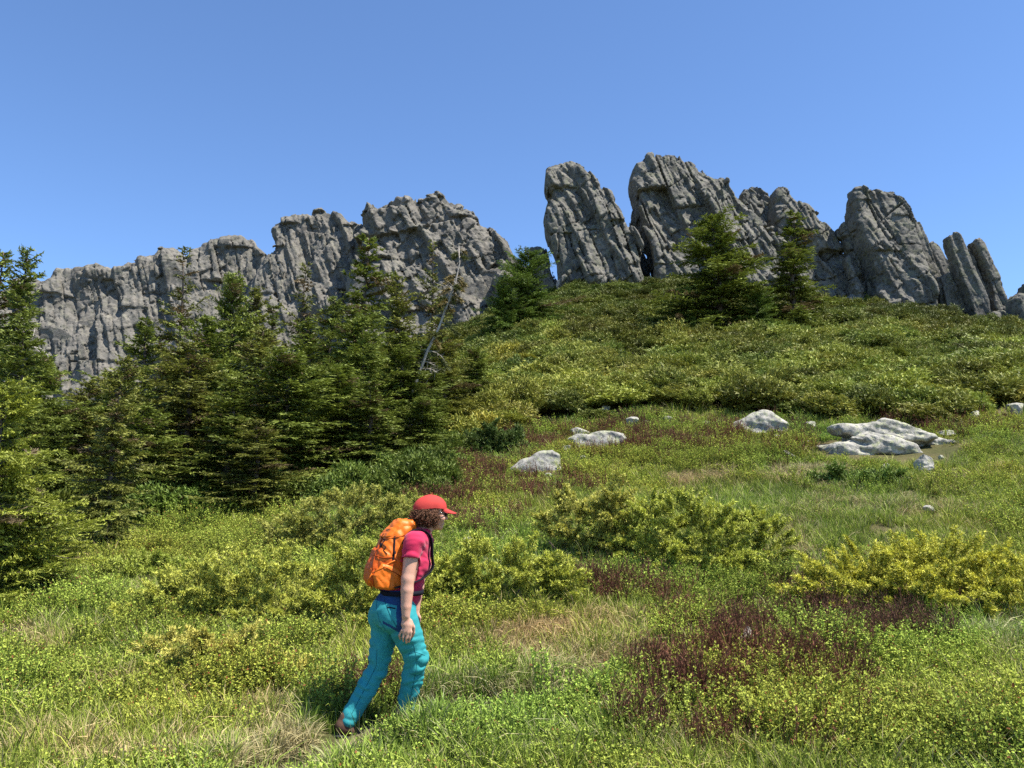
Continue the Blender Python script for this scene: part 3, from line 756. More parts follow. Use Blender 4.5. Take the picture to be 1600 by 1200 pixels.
TREES = [
 ('full', 'tall dark spruce at the left edge with its tip against the sky', 30, 398, 20.5, 78, .3),
 ('narrow', 'dark spruce cut by the left edge behind the tall one', -18, 396, 22.5, 70, 1.3),
 ('bushy', 'spruce below the pale cliff foot, left of the small thin trunk', 62, 560, 17.5, 85, 2.2),
 ('olive', 'low spruce in front of the pale cliff with its top at the cliff base', 128, 600, 18.5, 66, 4.0),
 ('sparse', 'slender spruce with a long bare tip rising past the cliff rim', 270, 393, 26, 66, .7),
 ('bushy', 'dense spruce with a dark bushy tip in front of the first cliff', 354, 432, 27, 72, 5.1),
 ('olive', 'olive spruce just right of the dense dark tipped one', 394, 455, 30, 58, 2.9),
 ('full', 'spruce left of the slender bare tipped one below the cliff shadow', 214, 505, 24, 74, 1.9),
 ('narrow', 'thin brownish spruce left of the ribbed rock dome foot', 424, 482, 28, 46, 3.3),
 ('sparse', 'see through spruce with bare upper trunk below the ribbed dome', 478, 418, 25, 62, 4.4),
 ('narrow', 'tallest spruce of the thicket, tip against the craggy hump', 567, 374, 24.5, 74, 0.9),
 ('full', 'spruce filling the gap left of the tallest thicket spruce', 522, 470, 26.5, 62, 5.6),
 ('olive', 'spruce just right of the tallest thicket spruce', 622, 436, 27.5, 62, 1.1),
 ('sparse', 'thin spruce with a dead tip in front of the craggy hump', 672, 380, 30, 46, 2.0),
 ('olive', 'small foreground spruce with a bare lower trunk in the open', 181, 565, 13.4, 72, 3.9),
 ('olive', 'broad olive spruce behind the bright bilberry patch', 285, 540, 18.5, 104, 0.2),
 ('bushy', 'broad bushy spruce at the front of the thicket above the brown juniper', 440, 552, 17.5, 118, 4.9),
 ('full', 'dark spruce behind the left end of the bilberry patch', 350, 600, 16.8, 92, 2.6),
 ('bushy', 'bushy spruce directly behind and left of the hiker', 535, 575, 19, 96, 1.6),
 ('full', 'spruce standing right behind the leaning dead trunk', 618, 525, 22.5, 84, 3.0),
 ('olive', 'spruce right of the leaning dead trunk', 690, 520, 25, 70, 0.5),
 ('bushy', 'small bushy spruce at the right end of the thicket', 742, 545, 29, 46, 4.2),
 ('narrow', 'low spruce hidden in the thicket left of the leaning trunk', 575, 600, 18.2, 62, 5.3),
 ('bushy', 'low dark spruce in the shade behind the small bare trunk spruce', 225, 640, 16.0, 82, 1.4),
 ('bushy', 'spruce filling the middle of the thicket below the dense dark tipped one', 320, 500, 22.5, 88, 0.8),
 ('full', 'spruce in the thicket under the see through spruce', 470, 505, 21.5, 84, 2.7),
 ('olive', 'spruce in the thicket below the first cliff, right of the bare tipped one', 250, 560, 20.5, 80, 5.5),
 ('bushy', 'spruce in the thicket just left of the tallest one, lower', 560, 500, 22, 80, 3.7),
 ('full', 'spruce between the leaning trunk and the small bushy one, lower', 655, 545, 24, 78, 1.2),
 ('olive', 'spruce filling the thicket above the brown juniper, left part', 400, 520, 20.5, 84, 4.6),
 ('bushy', 'spruce in the left thicket below the cliff foot, right of the dead limb', 165, 585, 21.5, 78, 0.4),
 ('full', 'half hidden spruce at the left edge under the tall dark one', 15, 520, 15.5, 90, 2.5),
 ('bushy', 'low spruce at the right front of the thicket behind the heath', 655, 625, 20.5, 66, 5.0),
 ('olive', 'low spruce at the front of the thicket left of the brown juniper', 395, 660, 15.6, 80, 0.1),
]
for t in TREES: spruce(*t)
GS = 'spruces on the slope below the towers'
spruce('round', 'dark rounded bushy spruce at the gap between craggy hump and towers', 826, 398, 46, 60, .4, GS)
spruce('round', 'low dark spruce joined to the left side of the rounded one', 788, 448, 45, 44, 2.4, GS)
spruce('sparse', 'tiny slender spruce with its tip against the sky at the gap', 811, 386, 49, 14, 1.0, GS)
spruce('bushy', 'broad bright green spruce in front of the highest tower', 1120, 342, 42.5, 96, 2.1, GS)
spruce('narrow', 'thin dull spruce in front of the wedge shaped tower', 1243, 334, 43, 56, 0.6, GS)
spruce('round', 'low dark spruce between the bright green and the thin one', 1183, 462, 41.5, 44, 3.6, GS)
spruce('round', 'low bushy spruce at the left foot of the bright green one', 1068, 455, 42, 36, 5.2, GS)

# the near spruce at the left edge, with pale fresh shoots
VAR['near'] = spruce_meshes(11, 4.0, 2.0, gap=0.13, per=7, fine=1.7, bare=0.02, shape=0.62, colA=(0.090, 0.130, 0.022), colB=(0.330, 0.360, 0.050), brown=0.03, droop=0.8, fresh=0.3)
q = P(-28, 945, 9.6); z = float(ground(q[0], 9.6))
e = obj('spruce_tree', None, None, 'near young spruce with pale yellow shoots at the left edge', 'spruce', 'spruces in the left thicket', None, (q[0], 9.6, z - .05))
e.scale = (0.72, 0.72, 0.66); e.rotation_euler = (0, 0, 2.2)
obj('trunk', VAR['near'][0], e); obj('crown', VAR['near'][1], e)
q = P(60, 930, 10.2); z = float(ground(q[0], 10.2))
e = obj('spruce_tree', None, None, 'knee high spreading spruce with pale shoots right of the near one', 'spruce', 'spruces in the left thicket', None, (q[0], 10.2, z - .05))
e.scale = (0.50, 0.50, 0.33); e.rotation_euler = (0, 0, 4.0)
obj('trunk', VAR['near'][0], e); obj('crown', VAR['near'][1], e)

# the leaning half dead spruce
def leaning_tree():
    rng = np.random.default_rng(5)
    d = 23.3
    pth = P([628, 640, 652, 668, 686, 698, 712, 718, 717], [690, 622, 592, 548, 512, 478, 440, 412, 386], d)
    b = pth[0].copy(); b[2] = float(ground(b[0], d)) - 0.1
    pth = np.concatenate([b[None], pth]) - b
    e = obj('spruce_tree', None, None, 'leaning half dead spruce with a bare grey trunk', 'spruce', 'spruces in the left thicket', None, b)
    v, f = tube(pth, np.linspace(0.06, 0.012, len(pth)), 8)
    obj('trunk', mesh_np('leaning_trunk', v, f, [M_DEAD], True), e)
    g = Geo(); gd = Geo()
    seglen = np.concatenate([[0], np.cumsum(np.linalg.norm(np.diff(pth, axis=0), axis=1))]); tot = seglen[-1]
    at = lambda s: np.array([np.interp(s, seglen, pth[:, k]) for k in range(3)])
    for k in range(64):
        s = rng.uniform(0.15, 0.99) * tot; p0 = at(s); a = rng.uniform(0, 2 * np.pi); L = rng.uniform(0.3, 1.0) * (1.15 - s / tot) + 0.12
        dr = np.array([math.cos(a), math.sin(a), rng.uniform(-0.5, 0.25)]); tt = np.linspace(0, 1, 6)[:, None]
        path = p0 + dr * L * tt + np.array([0, 0, -0.28 * L]) * tt ** 2
        v, f = tube(path, np.linspace(0.012, 0.003, 6), 4, False)
        green = (s / tot > 0.55 and rng.uniform() < 0.75) or rng.uniform() < 0.45
        gd.add(v, f)
        nt_ = int(L / 0.03) * (3 if green else 1)
        t2 = rng.uniform(0.15, 1, nt_); pp = p0 + dr * (L * t2)[:, None] + np.array([0, 0, -0.28 * L]) * (t2 ** 2)[:, None]
        if green:
            c = np.array([.085, .095, .024]) if rng.uniform() < 0.6 else np.array([.19, .145, .045])
            for _ in range(4):
                v, f, cc = needles(pp, norm(dr) + rng.normal(0, 0.7, (nt_, 3)) + np.array([0, 0, -.25]), rng.uniform(0.08, 0.17, nt_), 0.026, rng, c * rng.uniform(0.7, 1.4, (nt_, 1)))
                g.add(v, f, cc)
        else:
            v, f, cc = needles(pp, norm(dr) + rng.normal(0, 0.7, (nt_, 3)), rng.uniform(0.12, 0.35, nt_), 0.012, rng, (.3, .3, .3))
            gd.add(v, f)
    obj('crown', g.mesh('leaning_crown', [M_SPRUCE]), e)
    obj('dead_branches', gd.mesh('leaning_dead_branches', [M_DEAD]), e, 'bare grey dead branches')['kind'] = 'stuff'
leaning_tree()
def dead_limb():
    rng = np.random.default_rng(8); g = Geo(); d = 17.0
    def br(pts, r0, r1):
        q = P([a for a, b in pts], [b for a, b in pts], d) + np.array([0, 1, 0]) * np.linspace(0, .25, len(pts))[:, None]
        v, f = tube(q - B, np.linspace(r0, r1, len(pts)), 6); g.add(v, f)
    B = P(22, 550, d)
    br([(22, 552), (32, 543), (45, 540), (58, 543), (66, 552), (66, 563)], .022, .008)
    br([(30, 545), (31, 556), (32, 574)], .014, .005); br([(42, 541), (46, 552), (51, 564)], .012, .005)
    br([(40, 541), (46, 549), (57, 553)], .010, .004); br([(52, 541), (57, 549), (62, 551)], .010, .004)
    br([(45, 540), (47, 522), (44, 508)], .010, .004)
    return g
for o in COL.objects:
    if o.get('label', '').startswith('spruce below the pale cliff foot'):
        me = dead_limb().mesh('dead_limb', [M_DEAD], True)
        l = obj('dead_branch', me, o, 'bleached bare dead branch')
        bpy.context.view_layer.update()
        l.matrix_parent_inverse = o.matrix_world.inverted()
        l.location = P(22, 550, 17.0)

# ------------------------------------------------------------------ juniper bushes
def spray_set(p, d, ln, rng, cA, cB, tuft=9, per=4, w=0.010, nl=0.034, upf=1.0):
    """feathery juniper shoots: p root, d direction, ln length"""
    n = len(p); d = norm(d); g = Geo()
    u = norm(np.cross(d, rng.normal(size=(n, 3)))); wv = np.cross(d, u)
    shade = rng.uniform(0, 1, n)
    for k in range(tuft):
        s = (k + 0.6) / tuft
        ang = rng.uniform(0, 2 * np.pi, n)
        side = u * np.cos(ang)[:, None] + wv * np.sin(ang)[:, None]
        off = 0.24 * (1 - s * 0.75)
        root = p + d * (ln * s)[:, None] + side * (ln * off * rng.uniform(0.25, 1, n))[:, None]
        tdir = norm(d + side * 0.85)
        for j in range(per):
            dd = tdir + rng.normal(0, 0.55, (n, 3))
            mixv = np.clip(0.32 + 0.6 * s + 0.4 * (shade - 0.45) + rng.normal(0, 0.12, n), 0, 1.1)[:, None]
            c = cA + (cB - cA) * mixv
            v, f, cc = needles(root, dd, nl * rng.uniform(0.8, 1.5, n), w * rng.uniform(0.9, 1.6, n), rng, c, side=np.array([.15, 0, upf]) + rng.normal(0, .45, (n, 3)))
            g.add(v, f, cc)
    return g

def juniper(label, lobes, seed, cA, cB, dens=150, w=0.0078, nl=0.030, group='juniper bushes in the meadow', tuft=7, per=6, sl=0.17):
    """lobes: (px, py of its base, half width in pixels, height in pixels, depth ratio)"""
    rng = np.random.default_rng(seed)
    cA, cB = np.array(cA) * .55, np.array(cB) * np.array([1.08, 1.12, 1.25])  # inner needles darkened, tips raised: shade and highlight contrast painted into the colours
    g0 = on_ground(lobes[0][0], lobes[0][1]); base = np.array([g0[0], g0[1], g0[2]])
    PP, DD, LL = [], [], []
    stems = Geo()
    for px, py, hw, hp, dr in lobes:
        c = on_ground(px, py); m = c[1] / F_PX
        rx, rz = hw * m * 1.1, hp * m * 1.15; ry = rx * dr
        c = c + np.array([0, ry * 0.75, 0]); c[2] = float(ground(c[0], c[1]))
        area = 2 * np.pi * ((rx * ry) ** 1.6 / 3 + (rx * rz) ** 1.6 / 3 + (ry * rz) ** 1.6 / 3) ** (1 / 1.6)
        per_b = 15
        for lo, hi, k in ((0.84, 1.10, 1.15), (0.50, 0.80, 0.35)):
            nB = int(area * dens * 1.85 * k / per_b) + 4
            a = rng.uniform(0, 2 * np.pi, nB); ct = rng.uniform(0.05, 1, nB); st = np.sqrt(1 - ct ** 2)
            un = np.stack([np.cos(a) * st, np.sin(a) * st, ct], 1)
            bump = 1 + 0.17 * fbm(un * 3.1 + seed + px * 0.01, 3, seed)
            rr = rng.uniform(lo, hi, nB) * bump
            tip = un * rr[:, None] * np.array([rx, ry, rz])
            nd = norm(un / np.array([rx, ry, rz]))
            bd = norm(nd * 0.35 + un * np.array([1, 1, 0.3]) * 0.9 + np.array([0, 0, 0.10]) + rng.normal(0, 0.18, (nB, 3)))
            s_ = rng.uniform(0, 1, (nB, per_b))[..., None]
            sdv = np.cross(bd, rng.normal(size=(nB, 3)))[:, None] * rng.normal(0, 1, (nB, per_b))[..., None]
            sdv[..., 2] *= 0.4
            p = (tip[:, None] - bd[:, None] * (sl * 1.15) * (1 - s_) + sdv * sl * 0.50 * (1.15 - s_)).reshape(-1, 3)
            dd = (np.repeat(bd, per_b, 0) + 0.55 * sdv.reshape(-1, 3) + np.array([0, 0, .30]) + rng.normal(0, 0.16, (nB * per_b, 3)))
            PP.append(p + c - base); DD.append(dd); LL.append(sl * rng.uniform(0.5, 1.0, len(p)))
        for k in range(9):
            a = rng.uniform(0, 2 * np.pi); e_ = np.array([math.cos(a) * rx, math.sin(a) * ry, rz * rng.uniform(0.3, 0.6)]) * 0.5
            tt = np.linspace(0, 1, 5)[:, None]
            v, f = tube(c - base + np.array([0, 0, -0.05]) + e_ * np.array([1, 1, 0]) * tt + np.array([0, 0, e_[2]]) * tt ** 1.7, np.linspace(0.022, 0.006, 5), 5)
            stems.add(v, f)
    p = np.concatenate(PP); dd = np.concatenate(DD); ll = np.concatenate(LL)
    p = p - norm(dd) * (ll * 0.8)[:, None]
    zf = ground(p[:, 0] + base[0], p[:, 1] + base[1]) - base[2]
    k = p[:, 2] > zf - 0.02
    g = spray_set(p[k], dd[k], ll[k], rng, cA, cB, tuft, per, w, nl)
    e = obj('juniper_bush', None, None, label, 'juniper', group, None, base)
    obj('foliage', g.mesh('juniper_foliage', [M_JUNI]), e)
    obj('stems', stems.mesh('juniper_stems', [M_BARK], True), e, kind='stuff')

YA, YB = (.085, .11, .020), (.52, .51, .075)
juniper('large yellow green juniper bush spreading left of the hiker', [(430, 1000, 150, 118, 0.5), (300, 985, 120, 92, 0.6), (560, 998, 95, 124, 0.6), (225, 990, 75, 56, 0.7), (645, 985, 55, 80, .7)], 1, YA, YB, 105)
juniper('low spreading juniper in front of the large bush, left of the hiker', [(330, 1075, 115, 74, 0.5), (445, 1088, 75, 54, 0.6), (250, 1045, 60, 50, 0.7)], 2, YA, (.52, .45, .085), 120)
juniper('brownish juniper bush behind the hiker backpack', [(540, 868, 120, 86, 0.6), (450, 880, 70, 72, 0.6), (625, 850, 60, 66, .7)], 3, (.075, .085, .025), (.46, .44, .085), 75, 0.0095, 0.035)
juniper('low yellow green juniper just right of the hiker', [(785, 958, 118, 94, 0.5), (700, 958, 64, 84, .6), (872, 955, 50, 64, .7)], 4, YA, (.54, .54, .075), 115)
juniper('upright olive brown juniper left half of the pair in mid meadow', [(900, 880, 78, 98, 0.7), (965, 882, 64, 104, 0.7)], 5, (.068, .078, .022), (.52, .48, .085), 85, 0.0095, 0.035)
juniper('wide dark centred juniper right half of the pair in mid meadow', [(1100, 908, 112, 112, 0.6), (1190, 900, 76, 86, 0.6), (1030, 888, 74, 100, 0.6)], 6, (.058, .080, .018), (.52, .53, .075), 85, 0.0095, 0.035)
juniper('bright yellow juniper mat at the right edge', [(1390, 975, 125, 88, 0.8), (1530, 985, 140, 104, 0.9), (1320, 955, 62, 66, 0.8), (1650, 980, 110, 100, .9)], 7, YA, (.66, .61, .075), 105)
juniper('small green juniper in the grass below the layered outcrop', [(1340, 768, 60, 30, 0.6), (1400, 766, 46, 26, 0.7)], 8, (.05, .085, .018), (.17, .235, .040), 60, 0.018, 0.06, sl=0.3)
juniper('dark green juniper clump left of the long pale boulder', [(775, 716, 50, 46, 0.7), (738, 712, 30, 34, .7)], 9, (.040, .070, .016), (.12, .165, .032), 55, 0.02, 0.065, sl=0.32)
juniper('low olive juniper between the near spruce and the large bush', [(200, 915, 70, 44, 0.6), (255, 905, 50, 34, .6)], 10, (.058, .082, .018), (.40, .44, .065), 85, 0.0095, 0.035)
# ------------------------------------------------------------------ ground cover: many small plants, one object for each kind
def scatter_object(name, label, clumps, pts, rot, scl, tint, pick, mat):
    """one mesh that holds the loose root points and the plant clumps; geometry nodes set a clump on every point"""
    K = len(clumps)
    V = [pts]; Fq = {}; C = [np.ones((len(pts), 3))]; vid = [np.full(len(pts), -1.0)]; n0 = len(pts)
    for k, g in enumerate(clumps):
        v = np.concatenate(g.v); V.append(v); C.append(np.concatenate(g.c)); vid.append(np.full(len(v), float(k)))
        for a, fl in g.f.items(): Fq.setdefault(a, []).append(np.concatenate(fl) + n0)
        n0 += len(v)
    me = mesh_np(name, np.concatenate(V), [np.concatenate(a) for a in Fq.values()], [mat], False, np.concatenate(C))
    def attr(nm, typ, key, data, fill):
        a = me.attributes.new(nm, typ, 'POINT')
        full = np.zeros((n0,) + np.shape(data)[1:], np.float32) + fill
        full[:len(pts)] = data
        a.data.foreach_set(key, full.ravel().astype(np.int32 if typ == 'INT' else np.float32))
    attr('rot', 'FLOAT_VECTOR', 'vector', rot, 0); attr('scl', 'FLOAT_VECTOR', 'vector', scl, 1)
    attr('itint', 'FLOAT_VECTOR', 'vector', tint, 1); attr('pick', 'INT', 'value', pick, 0)
    a = me.attributes.new('vid', 'FLOAT', 'POINT'); a.data.foreach_set('value', np.concatenate(vid).astype(np.float32))
    o = obj(name, me, None, label, None, None, 'stuff')
    ng = bpy.data.node_groups.new(name + '_nodes', 'GeometryNodeTree')
    ng.interface.new_socket('Geometry', in_out='INPUT', socket_type='NodeSocketGeometry')
    ng.interface.new_socket('Geometry', in_out='OUTPUT', socket_type='NodeSocketGeometry')
    nd = ng.nodes; L = ng.links.new
    gi = nd.new('NodeGroupInput'); go = nd.new('NodeGroupOutput')
    def named(nm, t):
        x = nd.new('GeometryNodeInputNamedAttribute'); x.data_type = t; x.inputs['Name'].default_value = nm; return x.outputs[0]
    va = named('vid', 'FLOAT')
    def sep(lo, hi):
        c1 = nd.new('ShaderNodeMath'); c1.operation = 'GREATER_THAN'; c1.inputs[1].default_value = lo; L(va, c1.inputs[0])
        c2 = nd.new('ShaderNodeMath'); c2.operation = 'LESS_THAN'; c2.inputs[1].default_value = hi; L(va, c2.inputs[0])
        c3 = nd.new('ShaderNodeMath'); c3.operation = 'MULTIPLY'; L(c1.outputs[0], c3.inputs[0]); L(c2.outputs[0], c3.inputs[1])
        s = nd.new('GeometryNodeSeparateGeometry'); s.domain = 'POINT'
        L(gi.outputs[0], s.inputs['Geometry']); L(c3.outputs[0], s.inputs['Selection'])
        return s.outputs['Selection']
    pts_s = sep(-1.5, -0.5)
    jn = nd.new('GeometryNodeJoinGeometry')
    for k in range(K):
        gt = nd.new('GeometryNodeGeometryToInstance'); L(sep(k - .5, k + .5), gt.inputs[0]); L(gt.outputs[0], jn.inputs[0])
    ip = nd.new('GeometryNodeInstanceOnPoints')
    L(pts_s, ip.inputs['Points']); L(jn.outputs[0], ip.inputs['Instance'])
    ip.inputs['Pick Instance'].default_value = True
    L(named('pick', 'INT'), ip.inputs['Instance Index']); L(named('scl', 'FLOAT_VECTOR'), ip.inputs['Scale'])
    e2r = nd.new('FunctionNodeEulerToRotation'); L(named('rot', 'FLOAT_VECTOR'), e2r.inputs[0]); L(e2r.outputs[0], ip.inputs['Rotation'])
    L(ip.outputs[0], go.inputs[0])
    md = o.modifiers.new('scatter', 'NODES'); md.node_group = ng
    return o

def grass_clump(seed, nb=34, h=0.2, spread=0.07, lean=0.5, w=0.005, c0=(.09, .13, .016), c1=(.40, .45, .080), dry=0.2, curl=0.6):
    rng = np.random.default_rng(seed); g = Geo()
    a = rng.uniform(0, 2 * np.pi, nb); r = spread * np.sqrt(rng.uniform(0, 1, nb))
    base = np.stack([r * np.cos(a), r * np.sin(a), 0 * a - 0.02], 1)
    a2 = a + rng.normal(0, 0.9, nb)
    hd = np.stack([np.cos(a2), np.sin(a2), 0 * a2], 1)
    H = h * rng.uniform(0.5, 1.25, nb); le = lean * rng.uniform(0.2, 1.2, nb)
    t = np.array([0, .35, .7, 1.0]); wd = np.array([1, .85, .55, .08]) * w
    path = base[:, None] + hd[:, None] * (H * le)[:, None, None] * (t ** 1.7)[None, :, None] + np.array([0, 0, 1.]) * (H[:, None] * (t - curl * le[:, None] * 0.55 * t ** 2.5))[..., None]
    sd = norm(np.cross(hd, np.array([0, 0, 1.])) + rng.normal(0, .5, (nb, 3)))
    v = np.stack([path + sd[:, None] * wd[None, :, None], path - sd[:, None] * wd[None, :, None]], 2).reshape(-1, 3)
    b = (np.arange(nb) * 8)[:, None]; k = np.arange(3)[None] * 2
    f = np.stack([b + k, b + k + 1, b + k + 3, b + k + 2], -1).reshape(-1, 4)
    mixc = rng.uniform(0, 1, nb)[:, None]
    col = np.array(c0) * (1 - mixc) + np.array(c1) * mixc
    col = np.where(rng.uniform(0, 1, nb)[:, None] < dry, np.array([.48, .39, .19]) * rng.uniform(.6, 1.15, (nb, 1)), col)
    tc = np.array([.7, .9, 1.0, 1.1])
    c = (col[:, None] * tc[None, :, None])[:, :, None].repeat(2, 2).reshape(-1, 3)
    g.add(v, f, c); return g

def leaf_clump(seed, stems=20, h=0.14, spread=0.13, leaves=14, ls=0.0145, c0=(.10, .14, .016), c1=(.47, .50, .085), red=0.04):
    rng = np.random.default_rng(seed); g = Geo()
    for k in range(stems):
        a = rng.uniform(0, 2 * np.pi); r = spread * math.sqrt(rng.uniform())
        b = np.array([r * math.cos(a), r * math.sin(a), -0.02]); H = h * rng.uniform(0.55, 1.2)
        tip = b + np.array([math.cos(a) * .35 * H + rng.normal(0, .03), math.sin(a) * .35 * H + rng.normal(0, .03), H])
        t = np.linspace(0, 1, 3)[:, None]
        v, f = tube(b + (tip - b) * t, (.0025, .002, .001), 3, False); g.add(v, f, (.12, .11, .04))
        n = leaves + rng.integers(-2, 4)
        s = rng.uniform(0.30, 1.03, n) ** 0.75
        p = b + (tip - b) * s[:, None]
        d = rng.normal(size=(n, 3)); d[:, 2] = np.abs(d[:, 2]) * 0.6 + 0.15
        sz = ls * rng.uniform(0.7, 1.35, n)
        mx = np.clip(s * 0.8 + rng.normal(0, .25, n), 0, 1)[:, None]
        c = np.array(c0) * (1 - mx) + np.array(c1) * mx
        c = np.where(rng.uniform(0, 1, n)[:, None] < red, np.array([.26, .09, .04]), c)
        v, f, cc = diamonds(p, d, sz * 1.25, sz * 0.75, rng, c, side=np.stack([rng.normal(0, .4, n), rng.normal(0, .4, n), np.ones(n)], 1)); g.add(v, f, cc)
    return g

def heath_clump(seed, stems=30, h=0.25, spread=0.12):
    rng = np.random.default_rng(seed); g = Geo()
    n = stems; a = rng.uniform(0, 2 * np.pi, n); r = spread * np.sqrt(rng.uniform(0, 1, n))
    b = np.stack([r * np.cos(a), r * np.sin(a), -.02 + 0 * a], 1)
    d = norm(np.stack([np.cos(a) * .25, np.sin(a) * .25, 1 + 0 * a], 1) + rng.normal(0, .12, (n, 3)))
    H = h * rng.uniform(.5, 1.2, n)
    col = np.array([.12, .055, .034]) * rng.uniform(.6, 1.7, (n, 1))
    for s in (np.array([1., 0, 0]), np.array([0, 1., 0])):
        v, f, c = diamonds(b, d, H, .006, rng, col, side=np.broadcast_to(s, (n, 3))); g.add(v, f, c)
    for k in range(9):
        s = rng.uniform(.3, .98, n); p = b + d * (H * s)[:, None]
        v, f, c = diamonds(p, d * 1.0 + rng.normal(0, .5, (n, 3)), rng.uniform(.018, .045, n), .006, rng, col * rng.uniform(.7, 1.5, (n, 1))); g.add(v, f, c)
    return g

def carpet_clump(seed, n=330, rad=0.46, h=0.44):
    rng = np.random.default_rng(seed)
    a = rng.uniform(0, 2 * np.pi, n); ct = rng.uniform(0.22, 1, n); st = np.sqrt(1 - ct ** 2)
    un = np.stack([np.cos(a) * st, np.sin(a) * st, ct], 1)
    bump = 1 + .30 * fbm(un * 2.2 + seed * 3.1, 3, seed)
    p = un * np.array([rad, rad, h]) * (bump * rng.uniform(.78, 1.05, n))[:, None] + np.array([0, 0, .06])
    d = un * np.array([1, 1, .8]) + np.array([0, 0, .30]) + rng.normal(0, .28, (n, 3))
    p = p - norm(d) * .14
    return spray_set(p, d, 0.19 * rng.uniform(.7, 1.3, n), rng, np.array([.026, .040, .010]), np.array([.27, .30, .050]), 5, 3, 0.022, 0.062, 0.8)

RNG = np.random.default_rng(77)
def frus(n, d0, d1, power=1.0, margin=0.12):
    """points over the part of the hillside in view and a margin beside it, thinning out with distance"""
    u = RNG.uniform(0, 1, n)
    if power == 2: d = d0 * (d1 / d0) ** u
    else: d = np.sqrt(d0 ** 2 + (d1 ** 2 - d0 ** 2) * u)
    x = RNG.uniform(-1, 1, n) * ((0.613 + margin) * d + 2.0)
    return x, d
def ell(px, py, L):
    m = np.zeros(px.shape)
    wob = 1 + 0.0 * px
    for cx_, cy_, rx, ry, s in L:
        q = np.hypot((px - cx_) / rx, (py - cy_) / ry)
        m = np.maximum(m, s * (1 - sst(q, 0.65, 1.15)))
    return m
HEATH = [(1110, 1045, 130, 95, 1), (1340, 985, 140, 32, 1), (1280, 1050, 60, 60, .7), (700, 755, 110, 42, 1.0), (1000, 690, 240, 34, .75), (960, 925, 120, 26, .9), (745, 825, 75, 26, .8), (1200, 690, 90, 32, .7), (860, 760, 110, 26, .55), (1230, 940, 60, 26, .7), (1120, 1160, 40, 35, .6), (600, 1090, 60, 20, .8), (1480, 665, 120, 22, .45), (1010, 1140, 25, 40, .6), (1290, 1175, 60, 35, .5)]
DRY = [(880, 1015, 140, 46, 1), (930, 985, 90, 24, .9), (430, 1145, 60, 60, 1), (90, 1185, 150, 30, .9), (300, 1185, 130, 26, .8), (1095, 750, 65, 18, 1), (1300, 745, 60, 20, .8), (1260, 925, 22, 32, 1), (1570, 1000, 55, 45, .9), (1350, 790, 130, 20, .6), (1480, 795, 60, 12, .9), (1240, 870, 40, 60, .6), (1110, 1165, 120, 40, .55), (60, 1010, 60, 25, .8), (700, 1080, 100, 24, .6), (1230, 740, 60, 20, .7), (830, 1080, 90, 20, 1), (1400, 1110, 80, 30, .5), (140, 1070, 80, 30, .5)]
LEAF = [(1400, 1060, 220, 90, 1), (1250, 1120, 300, 80, .8), (1500, 1160, 200, 60, .9), (220, 1080, 220, 60, .6), (330, 840, 130, 46, 1.6), (240, 880, 80, 30, 1.2), (1060, 905, 120, 30, 1), (930, 1100, 140, 60, .7), (800, 980, 120, 24, .6), (620, 1165, 180, 40, .8), (60, 1100, 90, 50, .8), (1000, 745, 300, 26, .6), (1320, 955, 80, 18, .9), (1180, 930, 70, 40, .7), (60, 960, 110, 40, .7), (1150, 720, 250, 30, .6), (1550, 690, 120, 40, .5)]
LUSH = [(1540, 1080, 75, 60, 1), (1150, 790, 220, 32, .8), (1400, 830, 180, 30, .7), (900, 790, 160, 30, .7), (560, 1020, 60, 30, .8), (150, 1000, 90, 40, .5)]
BARE = [(1385, 836, 42, 14, 1)]
def place(x, y):
    z = ground(x, y); q = np.stack([x, y, z], -1); px, py = to_px(q)
    jx = 38 * fbm2(x * 1.3, y * 1.3, 2, 31); jy = 20 * fbm2(x * 1.3, y * 1.3, 2, 32)
    px, py = px + jx, py + jy
    carpet = sst(y + 6.0 * fbm2(x * 0.16, y * 0.16, 3, 41) - 2.6 * np.exp(-((px - 1080) / 260) ** 2) + 1.0, 23.5, 25.5) * sst(px, 690, 770)
    return q, px, py, carpet
def normal_tilt(x, y, k=0.6):
    e = 0.3
    gx_ = (ground0(x + e, y) - ground0(x - e, y)) / (2 * e); gy_ = (ground0(x, y + e) - ground0(x, y - e)) / (2 * e)
    return np.arctan(gy_) * k, -np.arctan(gx_) * k
def build(name, label, clumps, x, y, q, prob, smin, smax, tintfun, mat, grow=0.0, tilt=0.15, zoff=None, lean=None, flat=False):
    k = RNG.uniform(0, 1, len(x)) < prob
    x, y, q = x[k], y[k], q[k]; n_ = len(x)
    if zoff is not None: q = q + np.array([0, 0, 1.]) * zoff[k][:, None]
    rot = np.stack([RNG.normal(0, tilt, n_), RNG.normal(0, tilt, n_), RNG.uniform(0, 2 * np.pi, n_)], 1)
    if lean is not None:
        rot[:, 2] = 0; rot[:, 0] += lean[0][k]; rot[:, 1] += lean[1][k]
    s = RNG.uniform(smin, smax, n_) * (1 + grow * np.maximum(y - 8, 0) / 10)
    scl = np.stack([s, s, s * RNG.uniform(.8, 1.25, n_)], 1)
    if flat: scl *= np.stack([RNG.uniform(1.0, 2.5, n_), RNG.uniform(.9, 1.5, n_), RNG.uniform(.6, 1.5, n_)], 1); rot[:, 2] = RNG.normal(0, .35, n_) + np.pi * RNG.integers(0, 2, n_)
    pk = RNG.integers(0, len(clumps), n_)
    return scatter_object(name, label, clumps, q, rot, scl, tintfun(x, y, n_), pk, mat)
